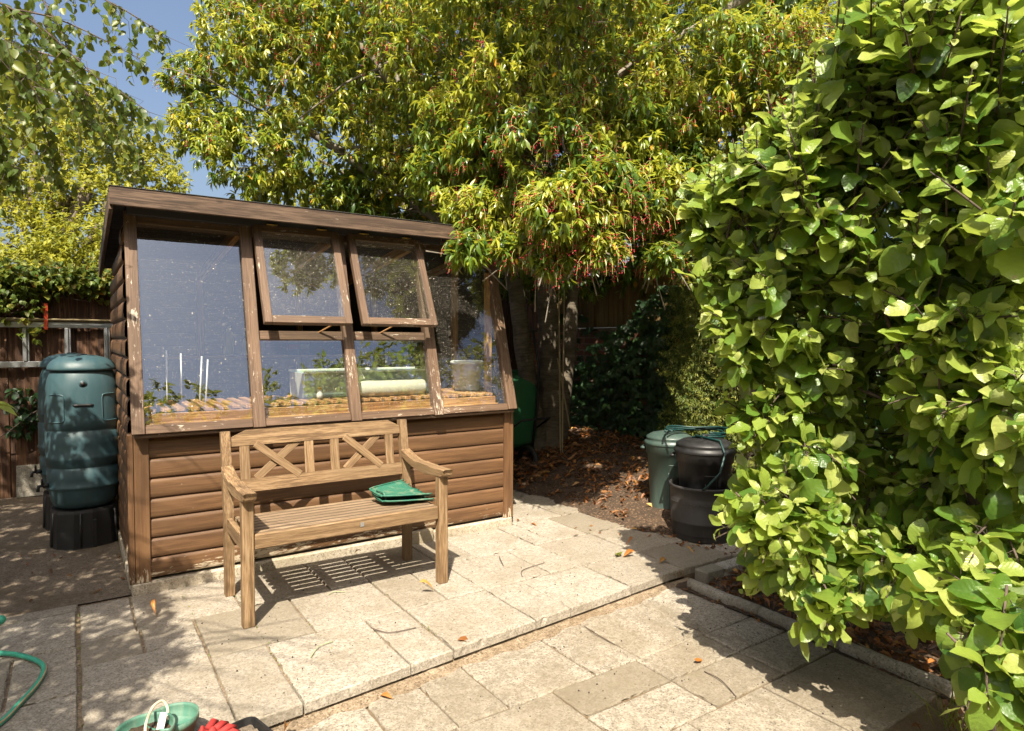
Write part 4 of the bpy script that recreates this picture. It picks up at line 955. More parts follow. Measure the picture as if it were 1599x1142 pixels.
br_.tube([p-Vector(LO) for p in cr([tuple(p) for p in bo], 5)], np.linspace(.045, .03, 16).tolist(), 10, jit=.04)
for (a, b_, D0, D1, r0) in (((985, 100), (760, 330), 5.2, 4.6, .016), ((640, 60), (690, 330), 6.2, 6.4, .04), ((590, 0), (640, 200), 6.3, 6.1, .03), ((500, 60), (420, 160), 6.0, 5.9, .012), ((620, 90), (460, 190), 5.9, 5.8, .014), ((770, 250), (690, 190), 5.0, 5.2, .010), ((1140, 90), (1330, 110), 5, 4.8, .012), ((870, 60), (900, 330), 4.6, 4.0, .012), ((760, 60), (860, 200), 4.8, 4.4, .012)):
    limb(br_, Vector(at(*a, D0)-LO), Vector(at(*b_, D1)-LO), r0, r0*.45, .10, 9, 8)
LB = [(420, 90, 6.0, .8, 1.1), (330, 200, 6.0, .34, .5), (360, 60, 6.0, .42, .5), (560, 40, 6.0, .9, 1.3), (390, 240, 5.9, .5, .8), (520, 230, 6.3, .7, .9), (650, 220, 6.2, .6, .8), (700, 90, 5.4, .7, 1.2), (790, 160, 4.9, .5, 1.0), (850, 120, 4.5, .55, 1.2),
      (860, 230, 4.3, .42, 1.1), (930, 300, 4.15, .33, 1.0), (870, 330, 4.05, .27, .8), (980, 320, 4.2, .22, .5), (760, 330, 4.6, .28, .7), (730, 390, 4.3, .15, .25), (800, 385, 4.3, .15, .25), (1010, 200, 4.9, .5, .9), (960, 200, 4.6, .4, .7), (1100, 130, 4.9, .6, 1.0), (1200, 100, 4.8, .5, .9), (1260, 200, 5.0, .45, .7), (1090, 280, 5.3, .35, .5), (700, 270, 5.1, .35, .7), (720, 330, 4.8, .25, .5), (1020, 290, 4.6, .28, .7), (1050, 360, 4.9, .22, .5), (940, 380, 4.1, .16, .5), (860, 400, 4.15, .15, .4), (300, 120, 6.0, .3, .35), (290, 200, 6.1, .28, .35), (1320, 60, 4.9, .6, .8), (1060, 260, 4.9, .35, .8), (1085, 340, 4.9, .22, .5), (1035, 400, 4.6, .14, .3), (760, 230, 4.7, .32, .7), (700, 190, 5.0, .3, .5), (1420, 100, 5.2, .6, .6), (940, 30, 5.4, .6, .8), (1060, 20, 5.2, .6, .7), (660, -60, 5.4, .8, .8), (840, -120, 4.2, .6, 1.2), (760, -60, 4.6, .6, .8)]
blobs = [(*at(a, b_, D), r, r, r*.85, w_) for a, b_, D, r, w_ in LB]+[(2.4, -1.0, 3.6, .4, .45, .3, .35), (2.8, -1.4, 4.2, .4, .4, .3, .2), (2.0, -1.45, 4.35, .4, .4, .35, .4), (1.75, -1.6, 4.3, .3, .3, .3, .3)]
P, d, rr = blob_points(blobs, 10500, .55)
BSL = [('z', -.3, 2.2, -2.9, -1.5), ('z', .1, 2.5, -1.6, -.1), ('z', 2.2, 2.75, -1.6, -.45), ('w', -.1, 1.93, .1, 2.25), ('w', -.1, 2.6, .1, .8)]
ok = sunlit_clear(P, [('z', -.3, 2.2, -2.9, -1.5), ('z', .1, 2.5, -1.6, -.1), ('z', 2.2, 2.75, -1.6, -.45), ('w', -.1, 1.93, .1, 2.25), ('w', -.1, 2.6, .1, .8)]) & view_clear(P, [(180, 236, -50, 240, 99), (236, 300, -50, 62, 99), (236, 262, 160, 300, 99), (262, 330, 262, 330, 99), (165, 690, 300, 700, 5.0), (780, 1000, 450, 900, 99), (165, 700, 335, 700, 5.4), (690, 780, 430, 700, 5)])
P, d, rr = P[ok], d[ok], rr[ok]
out = nrm(d*.8+np.array([0, 0, .25])+rnd_dir(len(P))*.4+np.array([-.1, -.35, .0]))
lc = Cloud(); tone = np.clip(.5+RNG.normal(0, .17, len(P))+.25*np.sin(P[:, 0]*5+P[:, 2]*7), 0, .93)
whorls(lc, P-LO, out, 9, .078, .024, tone, .62, 'lance', .5, .3)
# larger, darker leaves inside and behind
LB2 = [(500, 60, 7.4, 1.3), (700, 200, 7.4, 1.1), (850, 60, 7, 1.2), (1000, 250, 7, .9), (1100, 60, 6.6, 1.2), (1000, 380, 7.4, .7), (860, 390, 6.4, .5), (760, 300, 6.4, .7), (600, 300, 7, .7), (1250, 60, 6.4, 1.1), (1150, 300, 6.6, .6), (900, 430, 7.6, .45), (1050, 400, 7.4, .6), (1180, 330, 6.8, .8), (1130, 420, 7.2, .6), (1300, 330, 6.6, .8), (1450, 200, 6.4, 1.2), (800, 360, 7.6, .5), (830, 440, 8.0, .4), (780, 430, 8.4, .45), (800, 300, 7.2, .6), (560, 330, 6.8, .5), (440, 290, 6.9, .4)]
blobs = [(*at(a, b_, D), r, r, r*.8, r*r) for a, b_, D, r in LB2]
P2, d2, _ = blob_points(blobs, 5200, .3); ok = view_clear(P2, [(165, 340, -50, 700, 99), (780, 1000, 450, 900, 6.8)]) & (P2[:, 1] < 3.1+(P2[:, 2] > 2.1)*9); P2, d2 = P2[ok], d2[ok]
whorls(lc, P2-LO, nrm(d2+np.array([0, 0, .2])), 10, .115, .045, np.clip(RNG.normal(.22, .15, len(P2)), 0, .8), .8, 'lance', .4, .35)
P3, d3, _ = blob_points([(3.6, 1.6, 5.3, 1.5, 1.4, .9, 2), (2.0, 2.6, 5.1, 1.3, 1.2, .9, 1.5), (4.9, .4, 5.1, 1.2, 1.2, .8, 1.3), (5.2, 2.6, 4.6, 1.2, 1.2, 1, 1.2)], 2600, .5)  # unseen upper crown, added overhead to block skylight
k3 = sunlit_clear(P3, BSL); P3, d3 = P3[k3], d3[k3]
whorls(lc, P3-LO, nrm(d3+np.array([0, 0, .3])), 8, .11, .045, np.clip(RNG.normal(.5, .2, len(P3)), 0, 1), .6)
lc.build('crown', M_laurel, laurel)
near = np.argsort((P-CP)@FV)[:2600]; sel = RNG.choice(near, 900, replace=False); twigs(br_, P[sel]-LO, out[sel], .0017, .2)
sel = RNG.choice(len(P), 300, replace=False); twigs(br_, P[sel]-LO, out[sel], .003, .35)
br_.build('branches', M_twig, laurel)
# hanging flower stalks with small red berries
dep_ = (P-CP)@FV; cand = np.where(dep_ < 6.3)[0]; sel = RNG.choice(cand, min(len(cand), 2200), replace=False)
hot = [at(590, 60, 5.8), at(880, 120, 4.4), at(930, 320, 4.1), at(710, 130, 5.2), at(1210, 90, 4.7), at(860, 250, 4.2), at(480, 60, 5.8), at(980, 370, 4.1)]
hd = np.min([np.linalg.norm(P[sel]-h, axis=1) for h in hot], 0); sel = sel[RNG.random(len(sel)) < np.clip(1.15-hd*1.0, .18, 1)]
st_, bp, brd = MB(), [], []
for i in sel:
    for q in range(random.randint(2, 4)):
        p = Vector(P[i]-LO)+Vector([random.gauss(0, .025) for _ in range(3)]); a = random.uniform(0, 6.28); s_ = Vector((cos(a), sin(a), 0))*random.uniform(.025, .085); h = random.uniform(.06, .15)
        pts = [p, p+s_*.7+Vector((0, 0, -.02)), p+s_*1.2+Vector((0, 0, -h*.5)), p+s_*1.35+Vector((0, 0, -h))]; st_.tube(pts, [.0016, .0015, .0013, .001], 3, cap=False)
        for k in range(random.randint(3, 10)):
            t = random.uniform(.25, 1); c = pts[2].lerp(pts[3], t*2-1) if t > .5 else pts[1].lerp(pts[2], t*2)
            bp.append(c+Vector([random.gauss(0, .012) for _ in range(3)])); brd.append(random.uniform(.0042, .0062))
st_.build('berry_stalks', M_raceme, laurel, kind='stuff')
V, F = spheres(np.array([tuple(v) for v in bp]), np.array(brd)); o = np_mesh('berries', V, F, M_berry, laurel); o['kind'] = 'stuff'

# ---- apple tree on the right
apple = empty('apple_tree', (2.40, -3.16, -.07), 'apple tree with big serrated leaves filling the right of the yard', 'tree'); AO = np.array((2.40, -3.16, -.07))
mb = MB(); mb.tube([Vector((0, 0, -.05)), Vector((.0, .01, .15)), Vector((.03, .05, .5)), Vector((.10, .14, .9)), Vector((.12, .22, 1.25))], [.036, .029, .027, .024, .02], 12, jit=.04); mb.build('trunk', M_applebark, apple)
AB = [(1330, 60, 2.4, .26, 1.0, 1), (1450, 60, 2.25, .26, 1.2, 1), (1570, 100, 2.15, .26, 1.2, 1), (1400, 190, 2.45, .26, 1.2, 1), (1530, 240, 2.25, .25, 1.2, 1), (1235, 250, 2.55, .11, .45, 1), (1300, 300, 2.5, .2, .9, 1), (1200, 350, 2.75, .15, .7, .8), (1400, 360, 2.5, .27, 1.3, .6), (1520, 400, 2.4, .26, 1.3, .5),
      (1250, 450, 2.7, .2, 1, .3), (1370, 500, 2.8, .26, 1.2, .1), (1170, 540, 2.85, .11, .6, .1), (1250, 570, 2.8, .17, .8, 0), (1330, 640, 2.95, .22, .9, 0), (1480, 560, 2.9, .28, 1.1, 0), (1580, 520, 2.5, .22, 1, .2), (1180, 640, 2.85, .10, .5, 0), (1260, 700, 2.75, .16, .8, -.2), (1190, 780, 2.75, .10, .6, -.2), (1260, 820, 2.65, .14, 1., -.3), (1210, 860, 2.65, .10, .6, -.4),
      (1330, 860, 2.7, .17, 1.4, -.4), (1270, 930, 2.55, .09, .8, -.8), (1330, 930, 2.55, .10, .8, -.6), (1400, 890, 2.5, .13, 1, -.5), (1210, 810, 2.6, .11, .6, -.4), (1430, 800, 2.75, .2, 1, -.3), (1530, 770, 2.5, .2, 1, -.2), (1570, 860, 2.2, .15, .9, -.3), (1440, 900, 2.4, .13, .8, -.4), (1500, 950, 2.1, .11, .7, -.4), (1570, 1000, 1.95, .12, .8, -.5), (1560, 1070, 1.85, .07, .4, -.8), (1560, 680, 2.9, .25, .8, 0), (1400, 700, 3.05, .26, .9, 0), (1560, 430, 2.9, .3, 1, .2), (1510, 600, 2.25, .13, .9, 0), (1560, 700, 2.2, .11, .7, -.1), (1450, 640, 2.5, .14, .8, 0), (1500, 500, 2.25, .14, .9, .1), (1490, 700, 2.4, .1, .6, -.2), (1590, 620, 2.1, .1, .5, 0), (1570, 620, 2.7, .22, 1, .1), (1480, 680, 2.95, .25, 1, 0), (1150, 430, 2.9, .1, .5, .5), (1105, 350, 3.0, .09, .5, .7), (1100, 290, 3.05, .06, .3, 1.2), (1110, 430, 3.0, .07, .4, .4), (1140, 500, 2.95, .08, .4, .1), (1130, 330, 3.0, .09, .35, .9), (1270, 190, 2.7, .1, .4, 1.2), (1180, 270, 2.8, .08, .4, 1.2), (1350, 120, 2.6, .12, .5, 1.2), (1220, 200, 2.65, .05, .3, 1.5), (1300, 170, 2.55, .06, .3, 1.5), (1165, 290, 2.8, .05, .3, 1.4), (1350, 60, 2.5, .07, .3, 1.5), (1460, 450, 3.0, .3, .8, .3), (1330, 200, 2.9, .3, .6, .6), (1510, 120, 2.8, .35, .8, .7), (1300, 760, 3.0, .2, .5, 0), (1590, 330, 2.0, .15, .5, .5), (1480, 1000, 2.3, .07, .3, -.6)]
NS = 1000; wts = np.array([b_[4] for b_ in AB]); idx = RNG.choice(len(AB), NS, p=wts/wts.sum())
LP, LD, LN, LL, LT, sm = [], [], [], [], [], MB(); apl = []
main = [Vector(at(*q, D)) for q, D in (((1400, 560), 2.9), ((1250, 560), 2.85), ((1470, 300), 2.5), ((1250, 800), 2.8), ((1540, 800), 2.4), ((1350, 380), 2.7), ((1540, 950), 2.15))]
for q in main: limb(sm, Vector((.11, .2, 1.1)) if q.z > 1 else Vector((.02, .04, .42)), q-Vector(AO), .011, .006, .10, 8, 8)
BOX = [(0, 1058, -50, 1142, 9), (0, 1085, 430, 520, 9), (0, 1112, 520, 1142, 9), (1050, 1130, -50, 235, 9), (1118, 1190, -50, 190, 9), (1118, 1300, -50, 60, 9), (1118, 1240, -50, 140, 9), (1118, 1235, 945, 1142, 9), (1235, 1470, 1010, 1142, 9), (1340, 1400, 960, 1142, 9)]
for i in idx:
    a, b_, D, r, _, up_ = AB[i]; c = at(a, b_, D); dd = RNG.normal(size=3); dd /= np.linalg.norm(dd); c = c+dd*r*RNG.uniform(.35, 1)**(.5)
    dr = nrm((np.array([0, 0, up_*1.3])+dd*.7+RNG.normal(size=3)*.3+np.array([-.35, -.35, .1]))[None])[0]
    ln = RNG.uniform(.18, .42)*(1.2 if up_ > .5 else .9); nl = int(ln/.026)+3; a0 = RNG.uniform(0, 6.28)
    s_ = np.cross(dr, [0, 0, 1.] if abs(dr[2]) < .9 else [1., 0, 0]); s_ /= np.linalg.norm(s_); t_ = np.cross(dr, s_)
    pts = [c+dr*ln*(k/6-.5)+np.array([0, 0, -.03*(k/6)**2*(1-max(0, up_))]) for k in range(7)]
    if not sunlit_clear(np.array([pts[3], pts[6]]), KEEP_FRONT).all() or not view_clear(np.array([pts[3], pts[6]]), BOX).all(): continue
    sm.tube([Vector(p-AO) for p in pts], [.0042, .004, .0036, .0033, .003, .0026, .002], 6)
    for k in range(nl):
        t = (k+.5)/nl; an = a0+k*2.4; p = c+dr*ln*(t-.5); sd_ = s_*cos(an)+t_*sin(an); tip = t > .88
        D_l = sd_*(.9 if not tip else .45)+dr*(.35+.5*t)+np.array([0, 0, RNG.uniform(-.75, .35)])+RNG.normal(size=3)*.25
        L_ = RNG.triangular(.035, .075, .118)*(1 if not tip else .55)*(.75+.5*sin(pi*min(t+.15, 1)))
        nn = np.array([0, 0, .6])+np.array(SUN)*1.0-sd_*.1+RNG.normal(size=3)*.6+(0 if not tip else -sd_*.8)
        D_l = D_l/np.linalg.norm(D_l); pp = p+D_l*L_*.28
        sm.tube([Vector(p-AO), Vector(pp-AO)], .0011, 3, cap=False)
        LP.append(pp); LD.append(D_l); LN.append(nn); LL.append(L_); LT.append(np.clip(.38+.42*t+RNG.normal(0, .24), 0, 1))
    if RNG.random() < .05 and up_ < .3: apl.append(c+np.array([0, 0, -.06]))
sm.build('branches', M_applebark, apple)
LP, LD, LN, LL, LT = map(np.array, (LP, LD, LN, LL, LT)); ok = sunlit_clear(LP, KEEP_FRONT) & view_clear(LP+nrm(LD)*LL[:, None]*.7, BOX)
ok &= LP[:, 2] > .03
LP, LD, LN, LL, LT = LP[ok], LD[ok], LN[ok], LL[ok], LT[ok]; print('apple leaves', len(LP))
C = Cloud(); C.add(*leaf_cloud(LP-AO, LD, LN, LL, LL*RNG.uniform(.60, .80, len(LL)), LT, 'apple', .11, .42, .07, 5)); C.build('crown', M_applel, apple)
mb = MB()
for i, c in enumerate(apl[:14]):
    mb = MB(); c = Vector(c-AO); mb.blob(c, .024, .024, .022, 14, .01); mb.tube([c+Vector((0, 0, .02)), c+Vector((.004, 0, .045))], .0013, 5); mb.build('apple', M_apple, apple)

# ---- birch overhanging from the left
birch = empty('birch_tree', (-3.3, -.6, 0), 'birch tree drooping round dark leaves over the top left corner', 'tree'); BO = np.array((-3.3, -.6, 0))
random.seed(9)
mb = MB(); mb.tube([Vector((0, 0, -.1)), Vector((.05, 0, 1.2)), Vector((0, .05, 2.6)), Vector((.1, .1, 4.2))], [.16, .12, .1, .06], 14, jit=.03); mb.build('trunk', M_bark, birch)
bb = MB(); BL = []; BDIR = []
arcs = [((-20, 62), (115, 100), (232, 175), 4.1), ((-20, 10), (90, 30), (215, 90), 4.2), ((-30, -40), (140, -10), (262, 58), 4.3), ((40, -40), (100, 60), (140, 200), 4.5), ((-20, 60), (60, 180), (95, 300), 3.7), ((60, 80), (150, 160), (225, 250), 4.6), ((-40, 160), (-5, 220), (25, 320), 3.6), ((-30, -10), (60, 40), (160, 130), 3.6), ((0, 30), (110, 130), (180, 240), 4.9), ((-40, 20), (20, 90), (70, 170), 3.3)]
BSC = [('z', .14, 3, -1.6, .0), ('z', -.02, 3, -2.2, -1.0), ('z', -.12, 3, -2.2, -1.3), ('w', .0, 2.5, .05, .9), ('w', .12, 2.5, .05, 2.25)]
BVC = [(292, 900, -50, 500, 99), (262, 300, 60, 400, 99), (165, 900, 285, 800, 99), (0, 900, 300, 900, 4.9), (0, 170, 240, 340, 3.4)]
for k in range(165):
    if k < len(arcs): a = [at(*arcs[k][j], arcs[k][3]+.1*j) for j in range(3)]
    else:
        x = RNG.uniform(-3.2, -.85); y = RNG.uniform(-4.2, 1.2); z = RNG.uniform(2.5, 3.6); a = [np.array((x-.9, y, z+.3)), np.array((x-.2, y+RNG.uniform(-.2, .2), z+.2)), np.array((x+.45, y+RNG.uniform(-.3, .3), z-.3))]
    pts = cr([tuple(p) for p in a], 6); n = len(pts); bb.tube([p-Vector(BO) for p in pts], np.linspace(.009, .002, n).tolist(), 6)
    for i in range(2, n):
        if not view_clear(np.array([pts[i]]), BVC).all() or not sunlit_clear(np.array([pts[i]]), BSC).all(): continue
        for q in range(2 if k < len(arcs) else 3):
            L_ = random.uniform(.12, .36); dr = Vector((random.gauss(.1, .35), random.gauss(0, .35), -1)).normalized(); p0 = pts[i]; p2 = p0+dr*L_+Vector((random.gauss(0, .05), random.gauss(0, .05), 0)); p1 = p0.lerp(p2, .5)+Vector((random.gauss(.03, .05), random.gauss(0, .05), .05))
            bb.tube([p0-Vector(BO), p1-Vector(BO), p2-Vector(BO)], [.002, .0015, .001], 4)
            m_ = int(L_/.03)
            for t in range(m_):
                u = (t+.5)/m_; pp = (p0*(1-u)**2+p1*2*u*(1-u)+p2*u*u); BL.append(tuple(pp)); BDIR.append(tuple(Vector((random.gauss(0, .55), random.gauss(0, .55), -.85))))
for q in ((-3.6, -.3, 4.9), (-4.4, -2.8, 4.5), (-4.0, 2.0, 4.6), (-5.2, 0, 3.6), (-2.0, 1.3, 4.4), (-1.9, -2.0, 3.4), (-2.4, -3.3, 3.6)):
    l_ = limb(bb, Vector((.05, .05, 2.7)), Vector(q)-Vector(BO), .045, .012, .08, 8, 8)
    for k in range(9): limb(bb, l_[random.randint(4, 8)], Vector(q)-Vector(BO)+Vector([random.gauss(0, .55) for _ in range(3)]), .008, .002, .1, 6, 5)
bb.build('branches', M_applebark, birch)
BL = np.array(BL); BDIR = np.array(BDIR)
P4, d4, _ = blob_points([(-3.6, -.3, 4.9, 1.7, 1.7, 1.1, 2), (-4.4, -2.8, 4.5, 1.5, 1.5, 1.1, 1.5), (-4.0, 2.0, 4.6, 1.5, 1.5, 1.2, 1.5), (-5.2, 0, 3.2, 1.2, 2.2, 1.3, 1.5), (-2.0, 1.3, 4.4, 1.1, 1.0, .8, 1.6), (-1.9, -2.0, 3.4, .9, 1.3, .5, 2.2), (-2.4, -3.3, 3.6, .8, .8, .5, 1.6)], 17500, .5); BL = np.concatenate([BL, P4]); BDIR = np.concatenate([BDIR, rnd_dir(len(P4))*.6+[0, 0, -.7]])  # unseen upper crown added here to block skylight and shade the fence
ok = sunlit_clear(BL, BSC) & view_clear(BL, BVC)
BL, BDIR = BL[ok], BDIR[ok]; n = len(BL); print('birch leaves', n)
C = Cloud(); C.add(*leaf_cloud(BL-BO+RNG.normal(0, .012, (n, 3)), BDIR, rnd_dir(n)*.8+np.array([-.3, -.6, .5]), RNG.uniform(.042, .068, n), RNG.uniform(.032, .048, n), np.clip(RNG.normal(.45, .22, n), 0, 1), 'round', .15, .25)); C.build('crown', M_birch, birch)

# ---- trees beyond the fence
def far_tree(name, base, blist, nl, leaf, m, label, tr=.15, cat='tree'):
    e = empty(name, base, label, cat); B0 = np.array(base, float); mb = MB(); top = Vector(np.mean([b_[:3] for b_ in blist], 0)-B0)
    limb(mb, Vector((0, 0, -.1)), top, tr, tr*.5, .03, 10, 12); mb.build('trunk', M_bark, e)
    mb = MB()
    for b_ in blist: limb(mb, top*.55, Vector(np.array(b_[:3])-B0), tr*.45, tr*.12, .08, 7, 7)
    mb.build('limbs', M_bark, e)
    P_, d_, r_q = blob_points([(*b_[:3], b_[3], b_[3], b_[3]*.8, b_[3]**2) for b_ in blist], nl//8, .6)
    C_ = Cloud(); whorls(C_, P_-B0, nrm(d_+np.array([0, -.2, .4])), 8, leaf, leaf*.5, np.clip(RNG.normal(.55, .25, len(P_)), 0, 1), .3, 'round' if leaf < .08 else 'ovate', .3, .8); C_.build('crown', m, e); return e
bl = [tuple(at(a, b_, D))+(r,) for a, b_, D, r in ((150, 230, 9, .7), (60, 180, 9.3, .8), (200, 220, 9, .6), (100, 150, 9.5, .6), (240, 270, 9, .45), (60, 260, 8.8, 1.0), (120, 330, 8.4, .9), (230, 290, 8.6, .6), (10, 380, 8, .8), (150, 400, 8, .8), (-60, 200, 9, 1.2), (255, 350, 8.8, .45), (60, 420, 7.6, .6), (200, 430, 8.2, .7), (290, 380, 9, .7), (140, 180, 9.2, .4))]
far_tree('maple_tree', (-1.0, 6.6, 0), bl, 46000, .062, M_back, 'yellow green small leaved tree beyond the brown fence')
bl = [tuple(at(a, b_, D))+(r,) for a, b_, D, r in ((500, 250, 12, 1.6), (700, 300, 12, 1.5), (900, 250, 12.5, 1.8), (600, 120, 12.5, 1.6), (1100, 260, 12.5, 1.8), (1300, 200, 12.5, 1.8), (1000, 100, 13, 1.6))]
far_tree('background_tree', (6.0, 7.4, 0), bl, 26000, .11, M_back, 'tall leafy tree far behind the laurel seen only through its gaps', .2)

bl = [(6.3, -3.2, 2.2, 1.0), (6.4, -1.8, 2.6, 1.1), (6.4, -.4, 2.7, 1.1), (6.5, 1.0, 2.8, 1.1), (6.3, 2.4, 2.6, 1.0), (6.5, -4.6, 2.4, 1.1)]
far_tree('hedge', (6.4, -.6, 0), bl, 14000, .09, M_creeper, 'dark leafy hedge beyond the brick wall on the right', .1, 'hedge')
bl = [(-6.2, y, z, 1.2) for y in np.arange(-7, 4, 1.5) for z in (1.2, 3.0, 4.4)]
far_tree('skylight_blocker_hedge', (-6.2, -1, 0), bl, 9000, .16, M_laurel, 'tall unseen hedge added on the left to block skylight', .1, 'hedge')  # out of view, added to keep skylight off the yard
# ---- ivy on the fence top
ivy = empty('ivy', (-.6, 3.14, 1.9), 'ivy with reddish tips spilling over the brown fence top', 'climber'); IO = np.array((-.6, 3.14, 1.9))
P_ = []
for k in range(1500):
    x = RNG.uniform(-2.2, .2); hang = .36 if x < -.45 else .10; z = 1.92+RNG.normal(.03, .06) if RNG.random() < .5 else 1.95-abs(RNG.normal(0, hang*.6)); P_.append((x, 3.12-RNG.uniform(0, .16), z))
P_ = np.array(P_); C = Cloud(); whorls(C, P_-IO, nrm(rnd_dir(len(P_))*.6+np.array([0, -1, .1])), 4, .055, .042, np.clip(RNG.normal(.5, .25, len(P_)), 0, 1), .8, 'round', .3, .9); C.build('leaves', M_ivy, ivy)
mb = MB()
for k in range(40): x = RNG.uniform(-2.2, .1); limb(mb, Vector((x-IO[0], -.02, .03)), Vector((x-IO[0]+RNG.normal(0, .3), -.08, -.1-.25*RNG.random()*(x < -.4))), .004, .002, .1, 5, 5)
mb.build('stems', M_applebark, ivy)
fp = empty('broadleaf_plant', (-.25, 3.4, 1.2), 'pale broad leaved plant poking above the fence beside the shed eave', 'plant'); FO = np.array((-.25, 3.4, 1.2))
P_ = np.array([(-.45, 3.35, 1.98), (-.3, 3.4, 2.02), (-.15, 3.38, 2.0), (-.05, 3.4, 1.97), (-.38, 3.42, 2.08)]); C = Cloud(); whorls(C, P_-FO, np.tile([[0, -.2, .8]], (5, 1)), 12, .15, .035, RNG.uniform(.3, .8, 5), .4, 'lance', .4, .1); C.build('leaves', M_ivy, fp)
mb = MB(); [limb(mb, Vector((0, .0, 0)), Vector(p-FO), .006, .004, .05, 6, 5) for p in P_]; mb.build('stems', M_stem, fp)
sp_ = empty('sprig', (-.65, 3.1, 1.0), 'dark climber sprig growing beside the water butt on the fence', 'climber'); SO = np.array((-.65, 3.1, 1.0)); P_ = np.stack([RNG.uniform(-.75, -.38, 60), RNG.uniform(2.95, 3.12, 60), RNG.uniform(.55, .95, 60)], 1); C = Cloud(); whorls(C, P_-SO, nrm(rnd_dir(60)+np.array([0, -1, 0])), 3, .075, .05, RNG.uniform(0, .4, 60), .7, 'ovate', .2, .6); C.build('leaves', M_creeper, sp_)
mb = MB(); limb(mb, Vector((-.2, 0, -.5)), Vector((.3, -.1, -.05)), .005, .002, .1); mb.build('stem', M_applebark, sp_)

# ---- yew and creeper on the right
yew = empty('yew', (4.5, -.55, 0), 'dense fine needled yew behind the bins', 'shrub'); YO = np.array((4.5, -.55, 0))
mb = MB(); limb(mb, Vector((0, 0, -.05)), Vector((.05, 0, 2.9)), .07, .02, .02, 10, 10)
for k in range(40): z = RNG.uniform(.3, 2.6); a = RNG.uniform(0, 6.28); limb(mb, Vector((0, 0, z)), Vector((.33*cos(a), .33*sin(a), z+.2)), .012, .004, .08, 5, 5)
mb.build('trunk', M_bark, yew)
n = 8500; z = RNG.uniform(.15, 3.0, n); a = RNG.uniform(0, 6.28, n); R_ = (.64-.15*np.clip(z-1.6, 0, 2)+.07*np.sin(a*5+z*6)+.05*np.sin(z*11+a*3))*RNG.uniform(.7, 1.03, n)
P_ = np.stack([YO[0]+R_*np.cos(a), YO[1]+R_*np.sin(a), z], 1); out_ = np.stack([np.cos(a), np.sin(a), RNG.uniform(-.2, 1.0, n)], 1)
C = Cloud(); whorls(C, P_-YO, nrm(out_+rnd_dir(n)*.35), 14, .032, .0065, np.clip(RNG.normal(.5, .25, n), 0, 1), .05, 'needle', .1, 1.3, 0)
C.build('foliage', M_yew, yew)
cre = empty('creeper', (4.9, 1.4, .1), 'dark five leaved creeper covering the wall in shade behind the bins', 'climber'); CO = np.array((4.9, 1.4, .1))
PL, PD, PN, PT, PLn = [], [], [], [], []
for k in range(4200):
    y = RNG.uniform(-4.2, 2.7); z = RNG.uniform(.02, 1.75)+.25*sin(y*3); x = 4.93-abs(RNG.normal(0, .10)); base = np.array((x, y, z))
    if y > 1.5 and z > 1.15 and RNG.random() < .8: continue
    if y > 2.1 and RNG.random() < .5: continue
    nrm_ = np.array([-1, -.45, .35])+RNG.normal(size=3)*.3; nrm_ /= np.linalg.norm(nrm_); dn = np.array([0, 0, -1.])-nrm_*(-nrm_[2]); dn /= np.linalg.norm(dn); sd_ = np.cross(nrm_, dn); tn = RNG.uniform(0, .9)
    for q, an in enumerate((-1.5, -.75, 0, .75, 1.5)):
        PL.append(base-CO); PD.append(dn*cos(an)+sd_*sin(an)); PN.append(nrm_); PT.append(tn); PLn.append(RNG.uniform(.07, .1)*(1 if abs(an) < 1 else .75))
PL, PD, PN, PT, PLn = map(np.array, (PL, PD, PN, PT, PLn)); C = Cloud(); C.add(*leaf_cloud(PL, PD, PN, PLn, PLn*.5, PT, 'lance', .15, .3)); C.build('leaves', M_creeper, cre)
mb = MB()
for k in range(50): y = RNG.uniform(-4.2, 2.6)-CO[1]; limb(mb, Vector((.08, y, -.1)), Vector((.03, y+RNG.normal(0, .4), 1.5*RNG.random()+.2)), .006, .002, .05, 8, 5)
mb.build('stems', M_applebark, cre)
# vine strand with small bright leaves hanging right of the laurel
vs_ = empty('vine_strand', (3.48, -.94, 2.9), 'thin vine strand with small bright leaves hanging down at centre right', 'climber'); VO = np.array((3.48, -.94, 2.9)); mb = MB(); pp = []
for (a, b_, c) in (((1105, 190), (1095, 320), (1072, 440)), ((1080, 230), (1070, 330), (1085, 420)), ((1120, 240), (1110, 330), (1100, 400))):
    q = cr([tuple(at(*u, 4.65)) for u in (a, b_, c)], 12); mb.tube([v-Vector(VO) for v in q], .0025, 5); pp += [tuple(v) for v in q for _ in range(3)]
mb.build('stem', M_applebark, vs_); pp = np.array(pp)+RNG.normal(0, .03, (len(pp), 3)); C = Cloud(); whorls(C, pp-VO, rnd_dir(len(pp)), 4, .055, .028, RNG.uniform(.3, .9, len(pp)), .6, 'ovate', .2, .5); C.build('leaves', M_ivy, vs_)

